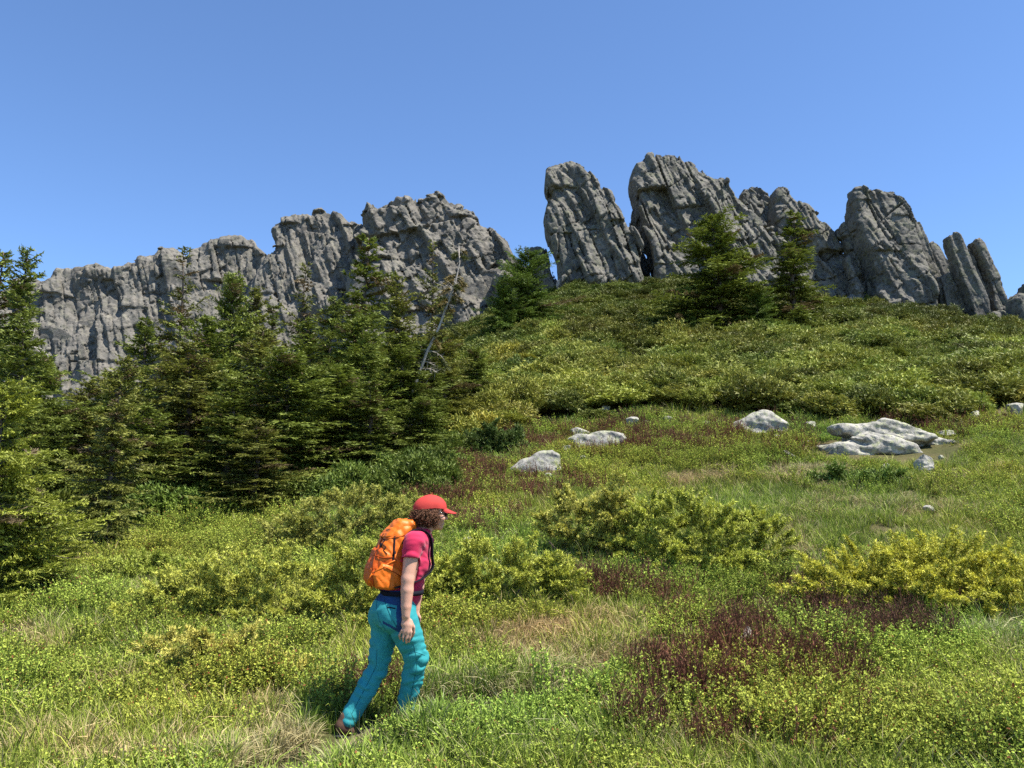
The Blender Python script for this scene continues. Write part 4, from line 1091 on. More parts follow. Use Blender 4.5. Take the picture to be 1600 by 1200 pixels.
def tint_noise(amp=.22, base=(1, 1, 1), sc=0.8, seed=50, warm=0.12):
    def f(x, y, n_):
        v = 1 + amp * fbm2(x * sc, y * sc, 2, seed) * 1.6 + RNG.normal(0, amp * .4, n_)
        wv = warm * fbm2(x * .5, y * .5, 2, seed + 3) * 2
        return np.clip(np.stack([v * (1 + wv), v, v * (1 - .3 * wv)], 1) * np.array(base), .25, 2.2)
    return f

ORG_X = float(P(595, 1128, 5.75)[0])
bpy.context.view_layer.update()
BO = [(o.location.x, o.location.y, max(o.dimensions.x, .25)) for o in COL.objects if o.name.startswith('boulder')]
def stone_clear(x_, y_):
    m_ = np.ones_like(x_)
    for bx_, by_, bw_ in BO: m_ *= sst(np.hypot(x_ - bx_, y_ - by_ + .35 + .1 * bw_), bw_ * .42, bw_ * .52 + .1)
    return m_
x, y = frus(100000, 4.0, 34, 2)
q, px, py, cpt = place(x, y)
tr = sst(trail_dist(x, y) + .22 * sst(y, 7, 9), .06, .30)
hm, dm, lm, um = ell(px, py, HEATH), ell(px, py, DRY), ell(px, py, LEAF), ell(px, py, LUSH)
bare = 1 - ell(px, py, BARE)
patch = fbm2(x * 1.1, y * 1.1, 3, 61)
open_ = (1 - cpt) * tr * bare * stone_clear(x, y)
forest = 1 - sst(y, 15, 18) * (1 - sst(px, 640, 760))
build('meadow_grass', 'short green meadow grass on the slope', [grass_clump(k, 34, .15, .07, .55, .0042, dry=.09) for k in range(4)] + [grass_clump(9, 30, .21, .06, .8, .0045, dry=.14)], x, y, q,
      np.clip(.50 - .35 * hm - .42 * lm - .25 * dm + .45 * um + .25 * patch, .06, 1) * open_ * forest, .65, 1.15, tint_noise(.2, (.92, 1.0, 1.0)), M_COVER, .35)
build('dry_grass', 'straw coloured dry grass tufts on the slope', [grass_clump(20 + k, 38, .15, .09, 1.0, .0036, (.38, .30, .13), (.60, .49, .25), 1.0, .9) for k in range(3)], x, y, q,
      np.clip(.01 + .62 * dm + .06 * np.maximum(-patch, 0), 0, 1) * open_ * forest * .7, .7, 1.3, tint_noise(.18, (1, 1, 1)), M_COVER, .3)
x2, y2 = frus(95000, 4.0, 34, 2)
q2, px2, py2, cpt2 = place(x2, y2)
tr2 = sst(trail_dist(x2, y2) + .16 * sst(y2, 7, 9), .14, .40)
hm, dm, lm, um = ell(px2, py2, HEATH), ell(px2, py2, DRY), ell(px2, py2, LEAF), ell(px2, py2, LUSH)
bare = 1 - ell(px2, py2, BARE)
patch = fbm2(x2 * .9, y2 * .9, 3, 62)
open2 = (1 - cpt2) * tr2 * bare * stone_clear(x2, y2) * (.15 + .85 * sst(np.hypot(x2 - ORG_X, y2 - 5.35), .45, .8))
build('bilberry_shrubs', 'low bright green bilberry shrubs covering the ground', [leaf_clump(k) for k in range(4)], x2, y2, q2,
      np.clip(.10 + .60 * lm + .75 * patch - .55 * dm - .5 * um + .55 * hm, 0, 1) * open2 * .85, .55, 1.15, tint_noise(.2, (.92, 1, 1)), M_COVER, .35)
build('red_heath', 'dark red brown heath twigs in patches', [heath_clump(k) for k in range(3)], x2, y2, q2,
      np.clip(hm * (.45 + 1.0 * fbm2(x2 * 2.6, y2 * 2.6, 3, 66)), 0, 1) * open2 * .40, .7, 1.2, tint_noise(.2), M_COVER, .3)
build('tall_bilberry', 'knee high bright green bilberry thickets in patches', [leaf_clump(60 + k, 34, .27, .17, 20, .0155) for k in range(3)], x2, y2, q2,
      np.clip((lm * .9 + .25) * (2.4 * fbm2(x2 * 1.1, y2 * 1.1, 2, 91) - .25) - .6 * dm - .4 * um, 0, 1) * open2 * .30, .7, 1.2, tint_noise(.2, (.92, 1, 1)), M_COVER, .2)
# tall single tufts and stalks near the camera
x3, y3 = frus(2600, 4.2, 14, 2)
q3, px3, py3, c3 = place(x3, y3)
build('tall_grass', 'taller arching grass tufts in the foreground', [grass_clump(40 + k, 18, .30, .05, .9, .0042, dry=.16, curl=.9) for k in range(3)], x3, y3, q3,
      np.clip(.45 + .6 * ell(px3, py3, LUSH), 0, 1) * sst(trail_dist(x3, y3), .1, .3), .7, 1.15, tint_noise(.2), M_COVER, 0)
# the low juniper mass on the upper slope, reads as one carpet
xc, yc_ = frus(12500, 20, 62, 1)
qc, pxc, pyc, cc_ = place(xc, yc_)
def mat_h(x_, y_):
    r = 1 - 2.3 * np.abs(fbm2(x_ * .34, y_ * .26, 2, 71)) + .45 * fbm2(x_ * 1.0, y_ * .8, 2, 72)
    return r, .50 * sst(r, -.05, .6) + .16 * fbm2(x_ * .8, y_ * .8, 2, 75)
hgt, zc = mat_h(xc, yc_)
sx_ = (mat_h(xc + .25, yc_)[1] - mat_h(xc - .25, yc_)[1]) / .5; sy_ = (mat_h(xc, yc_ + .25)[1] - mat_h(xc, yc_ - .25)[1]) / .5
gapm = .25 + .75 * sst(hgt, -.05, .12)
for bx_, by_, bw_ in BO: gapm *= sst(np.hypot(xc - bx_, (yc_ - by_ + .5) * .8), bw_ * .5, bw_ * .7 + .5)
gapm *= 1 - ell(pxc, pyc, [(985, 455, 60, 10, 1), (1310, 500, 40, 10, .9), (1385, 495, 40, 5, .8)])
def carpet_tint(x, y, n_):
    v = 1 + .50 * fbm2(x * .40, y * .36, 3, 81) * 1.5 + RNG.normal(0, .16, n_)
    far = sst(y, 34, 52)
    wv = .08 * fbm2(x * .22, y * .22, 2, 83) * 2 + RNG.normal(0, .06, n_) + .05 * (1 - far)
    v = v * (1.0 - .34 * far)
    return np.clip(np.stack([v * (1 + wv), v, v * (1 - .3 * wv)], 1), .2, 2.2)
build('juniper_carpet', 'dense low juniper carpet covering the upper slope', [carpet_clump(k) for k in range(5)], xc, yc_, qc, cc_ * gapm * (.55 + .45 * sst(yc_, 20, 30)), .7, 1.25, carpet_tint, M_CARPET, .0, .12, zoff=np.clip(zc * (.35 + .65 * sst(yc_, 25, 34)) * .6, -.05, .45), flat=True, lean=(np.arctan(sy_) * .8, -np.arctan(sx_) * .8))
# shaded low growth under the spruce thicket
xt, yt = frus(9000, 12, 60, 1)
qt, pxt, pyt, ct = place(xt, yt)
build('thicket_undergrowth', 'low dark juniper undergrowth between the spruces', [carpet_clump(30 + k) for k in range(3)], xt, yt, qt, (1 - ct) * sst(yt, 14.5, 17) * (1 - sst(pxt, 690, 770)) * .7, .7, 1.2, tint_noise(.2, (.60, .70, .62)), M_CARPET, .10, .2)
# ------------------------------------------------------------------ the hiker
class Vol:
    def __init__(s, lo, hi, h):
        s.h = h; s.lo = np.asarray(lo, float)
        s.ax = [np.arange(a, b, h) for a, b in zip(lo, hi)]
        s.F = np.full([len(a) for a in s.ax], 0.2, np.float32)
    def sub(s, lo, hi):
        sl = tuple(slice(max(0, int((a - l) / s.h)), max(1, int((b - l) / s.h) + 2)) for a, b, l in zip(lo, hi, s.lo))
        G = np.meshgrid(*[a[i] for a, i in zip(s.ax, sl)], indexing='ij')
        return sl, np.stack(G, -1)
    def join(s, sl, f, k, op='u'):
        a = s.F[sl]
        if op == 'u':
            hh = np.clip(.5 + .5 * (a - f) / k, 0, 1); s.F[sl] = a + (f - a) * hh - k * hh * (1 - hh)
        else:
            f = -f; hh = np.clip(.5 - .5 * (a - f) / k, 0, 1); s.F[sl] = a + (f - a) * hh + k * hh * (1 - hh)
    def cap(s, a, b, ra, rb, k=.02, op='u', flat=None):
        a, b = np.asarray(a, float), np.asarray(b, float); m = max(ra, rb) * 1.6 + .05
        sl, p = s.sub(np.minimum(a, b) - m, np.maximum(a, b) + m)
        ab = b - a; t = np.clip(((p - a) @ ab) / (ab @ ab + 1e-12), 0, 1)
        dv = p - a - t[..., None] * ab
        if flat is not None:            # flat = (axis, factor): squash the cross section
            u = np.asarray(flat[0]); c = dv @ u; dv = dv + (flat[1] - 1) * c[..., None] * u
        s.join(sl, (np.linalg.norm(dv, axis=-1) - (ra + (rb - ra) * t)).astype(np.float32), k, op)
    def chain(s, pts, rad, k=.02, flat=None):
        pts = np.asarray(pts, float); m = max(rad) * 1.6 + .05
        sl, p = s.sub(pts.min(0) - m, pts.max(0) + m); f = None
        for i in range(len(pts) - 1):
            ab = pts[i + 1] - pts[i]; t = np.clip(((p - pts[i]) @ ab) / (ab @ ab + 1e-12), 0, 1)
            dv = p - pts[i] - t[..., None] * ab
            if flat is not None:
                c = dv @ np.asarray(flat[0]); dv = dv + (flat[1] - 1) * c[..., None] * np.asarray(flat[0])
            g = np.linalg.norm(dv, axis=-1) - (rad[i] + (rad[i + 1] - rad[i]) * t)
            if f is None: f = g
            else:
                hh = np.clip(.5 + .5 * (f - g) / .006, 0, 1); f = f + (g - f) * hh - .006 * hh * (1 - hh)
        s.join(sl, f.astype(np.float32), k)
    def ell(s, c, r, ax=None, k=.02, op='u'):
        c = np.asarray(c, float); r = np.asarray(r, float); m = r.max() * 1.25 + .05
        sl, p = s.sub(c - m, c + m); q = p - c
        if ax is not None: q = q @ np.asarray(ax).T
        k0 = np.linalg.norm(q / r, axis=-1); k1 = np.linalg.norm(q / r ** 2, axis=-1)
        s.join(sl, (k0 * (k0 - 1) / np.maximum(k1, 1e-6)).astype(np.float32), k, op)
    def cut(s, c, nrm_):                # keep the side the normal points away from
        G = np.stack(np.meshgrid(*s.ax, indexing='ij'), -1)
        s.F = np.maximum(s.F, ((G - np.asarray(c)) @ norm(np.asarray(nrm_, float))).astype(np.float32))
    def warp(s, fun):
        bi = np.argwhere(np.abs(s.F) < .05)
        p = np.stack([s.ax[k][bi[:, k]] for k in range(3)], -1)
        s.F[bi[:, 0], bi[:, 1], bi[:, 2]] += fun(p).astype(np.float32)
    def mesh(s, name, mats, org, midx=None):
        v, f = surface_nets(s.F, s.lo, s.h)
        v = relax(v, f, 2)
        mi = midx(v[f].mean(1)) if midx else None
        return mesh_np(name, v - org, f, mats, True, None, mi)

FA = R(24)                                           # she walks to the right and a little away from the camera
FW = np.array([math.cos(FA), math.sin(FA), 0]); LT = np.array([math.sin(FA), -math.cos(FA), 0]); UP = np.array([0, 0, 1.])
ORG = P(595, 1128, 5.75)
ORG[2] = float(ground(ORG[0], ORG[1]))
hiker = obj('person', None, None, 'hiker in red cap, pink shirt and turquoise trousers walking right', 'person', None, None, ORG)
M_SKIN = plain_mat('skin', (.60, .32, .22), .5, .35, .06, 14.0, .10, 160.0)
M_SKIN.node_tree.nodes['Principled BSDF'].inputs['Subsurface Weight'].default_value = 0.08
M_SKIN.node_tree.nodes['Principled BSDF'].inputs['Subsurface Radius'].default_value = (.012, .005, .003)
M_SHIRT = plain_mat('pink_shirt', (.48, .018, .070), .8, .2, .07, 9.0, .25, 260.0, .15)
M_TROU = plain_mat('turquoise_trousers', (.030, .27, .285), .75, .25, .07, 8.0, .25, 60.0, 0, .006)
M_NAVY = plain_mat('navy_fabric', (.016, .055, .15), .8, .2, .08, 8.0, .25, 300.0)
M_DARK = plain_mat('black_webbing', (.012, .012, .018), .9, .1, .1, 30.0)
M_CAP = plain_mat('red_cap_cloth', (.45, .046, .038), .8, .2, .07, 18.0, .2, 300.0)
M_HAIR = plain_mat('brown_hair', (.13, .060, .030), .6, .25, .5, 60.0)
M_SHOE = plain_mat('brown_shoe', (.11, .06, .04), .8, .2, .2, 30.0, .3, 120.0)
M_SOLE = plain_mat('dark_sole', (.03, .028, .026), .8, .2, .2, 30.0)
M_ORANGE = plain_mat('orange_nylon', (.72, .155, .008), .5, .35, .10, 7.0, .3, 45.0, 0, .008)
M_ORANGE2 = plain_mat('deep_orange_nylon', (.60, .10, .006), .55, .3, .10, 7.0, .3, 45.0, 0, .008)
M_GLASS = plain_mat('dark_lens', (.01, .01, .012), .15, .6, .05)

j = dict(
    pel=P(617, 952, 5.755), bel=P(628, 920, 5.765), chest=P(640, 880, 5.785), upch=P(648, 848, 5.80), neck=P(661, 830, 5.815), head=P(675, 802, 5.835),
    shN=P(646, 846, 5.635), elN=P(637, 905, 5.595), wrN=P(634, 962, 5.575),
    shF=P(662, 846, 5.965), elF=P(655, 902, 6.00), wrF=P(650, 950, 5.99),
    hipN=P(627, 965, 5.69), hipF=P(606, 962, 5.82), knN=P(651, 1030, 5.74), knF=P(591, 1043, 5.80), anN=P(634, 1104, 5.80), anF=P(545, 1124, 5.70))
J = lambda a, b, t: j[a] + (j[b] - j[a]) * t
LO = np.array([ORG[0] - .46, 5.3, ORG[2] - .1]); HI = np.array([ORG[0] + .66, 6.3, P(670, 750, 5.8)[2]])
HF = norm(FW * 1.0 + np.array([0, 0.10, -.05])); HL = norm(np.cross(HF, UP)); HU = np.cross(HL, HF)
HA = np.stack([HF, HL, HU])
hd = j['head']
at_h = lambda f, l, u: hd + HF * f + HL * l + HU * u
def body():
    V = Vol(LO, HI, .0056)
    V.chain([j['pel'], j['bel'], j['chest'], j['upch']], [.118, .105, .118, .10], .05, (LT, .82))
    V.cap(J('shN', 'shF', .12), J('shN', 'shF', .88), .062, .062, .05)
    V.cap(j['upch'], j['neck'], .075, .052, .03); V.cap(j['neck'], at_h(-.012, 0, -.05), .052, .048, .02)
    V.chain([j['shN'], J('shN', 'elN', .5), j['elN']], [.052, .047, .041], .02)
    V.chain([j['elN'], J('elN', 'wrN', .3), J('elN', 'wrN', .75), j['wrN']], [.041, .042, .034, .027], .015)
    V.chain([j['shF'], j['elF'], J('elF', 'wrF', .3), j['wrF']], [.05, .041, .041, .027], .02)
    for a, b, c in (('hipN', 'knN', 'anN'), ('hipF', 'knF', 'anF')):
        V.chain([j[a], j[b], J(b, c, .35), j[c]], [.085, .055, .052, .038], .03)
    # skull, jaw, nose, chin, ear, brow, lips
    V.ell(at_h(-.008, 0, .022), (.096, .075, .092), HA, .02)
    V.ell(at_h(.030, 0, -.050), (.058, .052, .060), HA, .03)
    V.ell(at_h(.066, 0, -.096), (.020, .024, .017), HA, .02)
    V.cap(at_h(.082, 0, .006), at_h(.108, 0, -.030), .010, .014, .014)
    V.ell(at_h(.084, 0, -.064), (.013, .022, .008), HA, .010); V.ell(at_h(.080, 0, -.074), (.012, .020, .007), HA, .008)
    V.ell(at_h(.080, .030, .020), (.018, .022, .012), HA, .02); V.ell(at_h(.080, -.030, .020), (.018, .022, .012), HA, .02)
    V.ell(at_h(.082, .030, .002), (.012, .014, .010), HA, .01, 'd'); V.ell(at_h(.082, -.030, .002), (.012, .014, .010), HA, .01, 'd')
    V.ell(at_h(.052, .042, -.030), (.030, .024, .026), HA, .02); V.ell(at_h(.052, -.042, -.030), (.030, .024, .026), HA, .02)
    for sg in (1, -1): V.ell(at_h(-.006, .076 * sg, -.010), (.018, .010, .030), HA, .006)
    # near hand: palm, four curled fingers, thumb
    H_ = lambda px, py, d: P(px, py, d)
    V.cap(H_(634, 967, 5.575), H_(636, 983, 5.575), .026, .032, .012, 'u', (np.array([0, 1., 0]), 1.75))
    V.cap(H_(630, 975, 5.575), H_(641, 977, 5.578), .016, .016, .012)
    for a, b, c, r in (((628, 984.5, 5.570), (624, 993, 5.578), (625.5, 999, 5.598), .0078), ((632.5, 986.5, 5.566), (629.5, 996, 5.570), (630.5, 1002, 5.592), .0088), ((637.5, 987.5, 5.566), (635, 998, 5.570), (635, 1004.5, 5.592), .0090), ((642.5, 987, 5.570), (640.5, 996.5, 5.574), (639.5, 1003, 5.594), .0086)):
        a, b, c = H_(*a), H_(*b), H_(*c); V.cap(a, b, r + .0012, r, .006); V.cap(b, c, r, r * .85, .004)
    V.chain([H_(641, 970, 5.585), H_(646, 980, 5.600), H_(646.5, 989, 5.612), H_(644.5, 995, 5.620)], [.014, .0115, .0095, .008], .008)
    # far hand, loosely closed
    V.cap(j['wrF'], P(648, 962, 5.985), .026, .028, .012)
    for k in range(4): V.chain([P(643 + k * 2.6, 964, 5.975), P(642 + k * 2.6, 974, 5.98), P(644 + k * 2.4, 979, 5.99)], [.009, .0085, .0075], .005)
    V.chain([P(651, 955, 5.98), P(656, 965, 5.975), P(656, 972, 5.98)], [.013, .010, .008], .008)
    return V.mesh('person_body', [M_SKIN], ORG)
obj('body', body(), hiker)

def fold(p, a, b, amp, fr, seed, ang=.5):
    """cloth creases running across a limb from a to b"""
    ab = norm(b - a); s = (p - a) @ ab
    q = np.stack([s * fr + ang * fr * .35 * (p @ LT), (p @ FW) * fr * .5 + s * fr * .2, (p @ LT) * fr * .4 + seed], -1)
    nn = vnoise(q, seed) + .45 * vnoise(q * 1.9, seed + 1)
    return amp * (1 - 2 * np.abs(nn))

def trousers():
    V = Vol(LO, HI, .0055)
    V.ell(j['pel'] - FW * .040 + UP * -.01, (.120, .156, .125), np.stack([FW, LT, UP]), .035)
    V.ell(j['pel'] + FW * .030 + UP * .03, (.105, .150, .12), np.stack([FW, LT, UP]), .04)
    V.cap(j['pel'], j['bel'] + UP * .01, .115, .110, .04, 'u', (LT, .80))
    V.ell(j['hipN'] - FW * .060 - UP * .005, (.088, .085, .095), np.stack([FW, LT, UP]), .03); V.ell(j['hipF'] - FW * .050 - UP * .005, (.088, .085, .095), np.stack([FW, LT, UP]), .03)
    V.chain([j['hipN'], J('hipN', 'knN', .5), j['knN'], J('knN', 'anN', .4), J('knN', 'anN', 1.02)], [.104, .098, .080, .076, .058], .03)
    V.chain([j['hipF'], J('hipF', 'knF', .5), j['knF'], J('knF', 'anF', .4), J('knF', 'anF', 1.03)], [.100, .088, .072, .071, .060], .03)
    def f(p):
        wN = np.exp(-(((p - j['knN']) @ UP) / .17) ** 2); low = np.clip((j['pel'][2] - p[:, 2]) / .5, 0, 1)
        d1 = np.linalg.norm(np.cross(p - j['knN'], norm(j['anN'] - j['knN'])), axis=1)
        near = (np.abs((p - j['hipN']) @ LT) < np.abs((p - j['hipF']) @ LT))
        fa = fold(p, j['hipN'], j['anN'], 1, 21, 3, 1.1); fb = fold(p, j['hipF'], j['anF'], 1, 21, 13, -1.1)
        return np.where(near, fa, fb) * (.0022 + .0060 * wN + .0030 * low)
    V.warp(f)
    V.cut(j['bel'] + UP * .004, UP + FW * -.06)
    V.cut(J('knF', 'anF', 1.0), -norm(j['knF'] - j['anF']) * 1.0) if False else None
    def mi(c):
        px, py = to_px(c)
        near = c[:, 1] < j['pel'][1] + .05
        yoke = (py < 946 - .0 * px) & (px < 623) & (py < 938 + (px - 588) * .28)
        stripe = (px > 619.5) & (px < 629) & (py < 986) & near
        hem = near & (np.abs(py - (972 + (px - 598) * .55)) < 2.2) & (px > 598) & (px < 625)
        return (yoke | stripe | hem).astype(int)
    return V.mesh('trousers', [M_TROU, M_NAVY], ORG, mi)
tr_o = obj('trousers', trousers(), hiker, 'turquoise hiking trousers with a navy back yoke')
from mathutils.bvhtree import BVHTree
def bvh_of(me, org):
    v = [Vector(p.co) + Vector(org) for p in me.vertices]
    return BVHTree.FromPolygons(v, [tuple(p.vertices) for p in me.polygons])
def drape(tree, pix, lift=.002, n_=24):
    """points of a seam or band lying on a surface, given where it runs in the picture"""
    pix = np.array(pix, float); t = np.linspace(0, len(pix) - 1, n_)
    px = np.interp(t, np.arange(len(pix)), pix[:, 0]); py = np.interp(t, np.arange(len(pix)), pix[:, 1])
    out = []
    for a, b in zip(px, py):
        d_ = P(a, b, 1.0) - EYE
        h_, nn, _, _ = tree.ray_cast(Vector(EYE), Vector(d_).normalized())
        if h_ is not None: out.append(np.array(h_) + np.array(nn) * lift)
    return np.array(out)
tt = bvh_of(tr_o.data, ORG)
M_SEAM = plain_mat('dark_teal_stitching', (.008, .10, .12), .8, .2)
for nm, pix, r_, m_ in (('pocket_zip', [(605, 948.5), (611, 949.5), (618, 951)], .0042, M_DARK), ('side_seam', [(640, 990), (647, 1010), (652, 1035), (648, 1060), (642, 1085), (638, 1100)], .0016, M_SEAM), ('pocket_seam', [(600, 936), (606, 952), (613, 968), (620, 980)], .0016, M_SEAM), ('back_seam', [(590, 930), (588, 950), (593, 970), (603, 985)], .0016, M_SEAM), ('knee_seam', [(637, 1022), (650, 1019), (664, 1024)], .0014, M_SEAM), ('knee_seam', [(640, 1052), (652, 1056), (664, 1050)], .0014, M_SEAM), ('side_seam', [(589, 1015), (588, 1040), (576, 1065), (560, 1095), (550, 1115)], .0016, M_SEAM)):
    q_ = drape(tt, pix, .0006)
    if len(q_) > 2:
        v, f = tube(q_, r_, 5); obj(nm, mesh_np(nm, v - ORG, f, [m_], True), tr_o)

def shirt():
    V = Vol(LO, HI, .0055)
    V.chain([j['bel'] - UP * .03 + FW * .01, j['chest'], j['upch']], [.118, .124, .108], .05, (LT, .80))
    V.ell(j['chest'] + FW * .062 + UP * -.012, (.082, .125, .080), np.stack([FW, LT, UP]), .04)
    V.cap(J('shN', 'shF', .10), J('shN', 'shF', .90), .070, .070, .045)
    V.cap(j['upch'], j['neck'] - UP * .012, .082, .066, .03)
    V.cap(j['shN'], J('shN', 'elN', .46), .066, .064, .03); V.cap(j['shF'], J('shF', 'elF', .46), .066, .064, .03)
    V.warp(lambda p: fold(p, j['shN'], j['elN'], .0055, 20, 5, .8))
    V.cap(j['neck'] + UP * .004 + FW * .01, j['neck'] + UP * .06 + FW * .03, .058, .07, .004, 'd')
    for s_, e_ in (('shN', 'elN'), ('shF', 'elF')):
        a = J(s_, e_, .50); b = J(s_, e_, .95); V.cap(a + (b - a) * .28, b, .072, .085, .004, 'd')
        V.cap(J(s_, e_, .45), J(s_, e_, .9), .0555, .0555, .004, 'd')
    return V.mesh('shirt', [M_SHIRT], ORG)
obj('shirt', shirt(), hiker)

def cap_meshes():
    th = np.linspace(0, 2 * np.pi, 49)[:-1]; ph = np.linspace(0, np.pi / 2, 15)
    T, Q = np.meshgrid(th, ph, indexing='ij')
    a, b, c = .122, .092, .094
    pucker = 1 + .010 * np.cos(T * 6) * np.cos(Q) + .016 * fbm(np.stack([np.cos(T) * 2, np.sin(T) * 2, Q * 4], -1), 3, 4)
    f = a * np.cos(Q) * np.cos(T) * pucker; l = b * np.cos(Q) * np.sin(T) * pucker; u = c * np.sin(Q) ** .85 * pucker
    tl = -.10                                          # worn a little lower at the back
    X = hd + HF * (f - .018)[..., None] + HL * l[..., None] + HU * (u + .034 - tl * 0 * f)[..., None] + HU * (.16 * f)[..., None] * -0.0
    X = X + HU * (np.where(f < 0, .14 * f, -.02 * f))[..., None]
    n_, m_ = T.shape; ii = np.arange(n_ * m_).reshape(n_, m_)
    fq = np.stack([ii[:, :-1], np.roll(ii, -1, 0)[:, :-1], np.roll(ii, -1, 0)[:, 1:], ii[:, 1:]], -1).reshape(-1, 4)
    crown = mesh_np('cap_crown', X.reshape(-1, 3) - ORG, fq, [M_CAP], True)
    s = np.linspace(-1, 1, 25); r = np.linspace(0, 1, 9)
    S, Rr_ = np.meshgrid(s, r, indexing='ij')
    ang = S * 1.02
    f0 = .108 * np.cos(ang) - .010; l0 = .089 * np.sin(ang)
    ext = .084 * np.sqrt(np.maximum(1 - (np.abs(S) ** 2.6), 0)) * Rr_
    f1 = f0 + ext; l1 = l0 * (1 - .06 * Rr_)
    u1 = .040 - .34 * ext - 1.5 * l1 ** 2 * (.6 + 2.2 * Rr_)
    top = hd + HF * f1[..., None] + HL * l1[..., None] + HU * u1[..., None]
    n_, m_ = S.shape; ii = np.arange(n_ * m_).reshape(n_, m_)
    fq = np.stack([ii[:-1, :-1], ii[1:, :-1], ii[1:, 1:], ii[:-1, 1:]], -1).reshape(-1, 4)
    v = np.concatenate([top.reshape(-1, 3), top.reshape(-1, 3) - HU * .004])
    rim = np.concatenate([ii[0, :], ii[1:, -1], ii[-1, ::-1][1:]]); k = n_ * m_
    side = np.stack([rim[:-1], rim[1:], rim[1:] + k, rim[:-1] + k], 1)
    brim = mesh_np('cap_brim', v - ORG, [np.concatenate([fq, fq[:, ::-1] + k, side])], [M_CAP], True)
    st = tube(hd + HF * (-.010) + HU * .135 + np.array([[0, 0, 0], [0, 0, .004]]), .008, 8)
    return crown, brim, mesh_np('cap_button', st[0] - ORG, st[1], [M_CAP], True)
cm_, bm_, sm_ = cap_meshes()
co = obj('cap', cm_, hiker, 'red baseball cap'); obj('brim', bm_, co); obj('button', sm_, co)

def hair():
    rng = np.random.default_rng(3); g = Geo()
    V = Vol(hd - .17, hd + .17, .006)
    V.ell(at_h(-.024, 0, -.006), (.100, .090, .088), HA, .02); V.ell(at_h(-.052, 0, -.052), (.056, .068, .046), HA, .02)
    V.ell(at_h(.055, 0, -.055), (.075, .12, .10), HA, .01, 'd')
    V.warp(lambda p: .009 * fbm(p * 55, 3, 8))
    v, f = surface_nets(V.F, V.lo, V.h); g.add(v - ORG, f)
    n_ = 900
    for k in range(n_):
        a = rng.uniform(-2.65, 2.65); ph = rng.uniform(-.75, .38)
        dirv = np.array([-math.cos(a) * math.cos(ph), math.sin(a) * math.cos(ph), math.sin(ph)])
        if dirv[0] > .34: continue
        p0 = at_h(*(np.array([-.026, 0, -.010]) + dirv * np.array([.100, .090, .086])))
        L = rng.uniform(.025, .06); rr = rng.uniform(.005, .010); tw = rng.uniform(1.2, 2.4) * 2 * np.pi; t = np.linspace(0, 1, 9)
        d3 = norm(HF * dirv[0] * .5 + HL * dirv[1] * .5 + HU * rng.uniform(-1.1, -.2) + rng.normal(0, .5, 3))
        u = norm(np.cross(d3, rng.normal(size=3))); w = np.cross(d3, u); s0 = rng.uniform(0, 6.28)
        pt = p0 + d3 * (L * t)[:, None] + rr * (u * np.cos(tw * t + s0)[:, None] + w * np.sin(tw * t + s0)[:, None])
        v, f = tube(pt, .0020 * (1 - .6 * t) + .0005, 4); g.add(v - ORG, f)
    return g.mesh('curly_hair', [M_HAIR], True)
obj('hair', hair(), hiker, 'short curly brown hair')
def glasses():
    g = Geo()
    for sg in (1, -1):
        V = Vol(at_h(.08, .034 * sg, .002) - .045, at_h(.08, .034 * sg, .002) + .045, .003)
        V.ell(at_h(.088, .034 * sg, .000), (.010, .030, .020), HA, .002); v, f = surface_nets(V.F, V.lo, V.h); g.add(v - ORG, f)
        pth = np.array([at_h(.088, .060 * sg, .006), at_h(.06, .078 * sg, .006), at_h(-.01, .082 * sg, .002)]); v, f = tube(pth, .0028, 5); g.add(v - ORG, f)
    v, f = tube(np.array([at_h(.096, .01, .006), at_h(.10, 0, .008), at_h(.096, -.01, .006)]), .003, 5); g.add(v - ORG, f)
    return g.mesh('sunglasses', [M_GLASS], True)
obj('sunglasses', glasses(), hiker)
for a, tipd in (('anN', .20), ('anF', .20)):
    c = j[a] - UP * .035
    V = Vol(c - .30, c + .34, .006)
    dirf = FW if a == 'anN' else norm(FW - UP * .35)
    V.cap(c - dirf * .05 - UP * .02, c + dirf * .12 - UP * .045, .042, .036, .03); V.cap(c - dirf * .02 + UP * .04, c - dirf * .02 - UP * .02, .042, .044, .03)
    V.cut(c - UP * .075, -UP)
    so = obj('shoe', V.mesh('shoe', [M_SHOE], ORG), hiker)
    S2 = Vol(c - .30, c + .34, .006); S2.cap(c - dirf * .055 - UP * .078, c + dirf * .125 - UP * .078, .050, .046, .02, 'u', (UP, 3.0)); obj('sole', S2.mesh('shoe_sole', [M_SOLE], ORG), so)

# ------------------------------------------------------------------ the backpack she carries
PB = P(606, 918, 5.755)
pack = obj('backpack', None, None, 'orange hiking backpack worn by the walking hiker', 'backpack', None, None, PB)
def sag(px, py):        # a picture point on the plane through her spine, as (forward, up)
    o3 = P(px, py, 5.765) - PB
    return o3[0] / FW[0], o3[2]
def extrude(V, poly, half, r, mid=0.0, k=.01, wfun=None):
    sl, p = V.sub(V.lo, V.lo + np.array(V.F.shape) * V.h)
    q = p - PB; X = q @ FW; Z = q[..., 2]; Yl = q @ LT - mid
    a = poly_sdf(np.array(poly), X, Z); hw = half if wfun is None else wfun(X, Z)
    b = np.abs(Yl) - hw
    f = np.minimum(np.maximum(a + r, b + r), 0) + np.hypot(np.maximum(a + r, 0), np.maximum(b + r, 0)) - r
    V.join(sl, f.astype(np.float32), k)
PO = [sag(*p) for p in ((622, 815), (640, 813), (644, 822), (632, 850), (629, 880), (640, 905), (645, 917), (610, 921), (588, 919), (578, 908), (579, 890), (586, 866), (598, 840), (608, 824))]
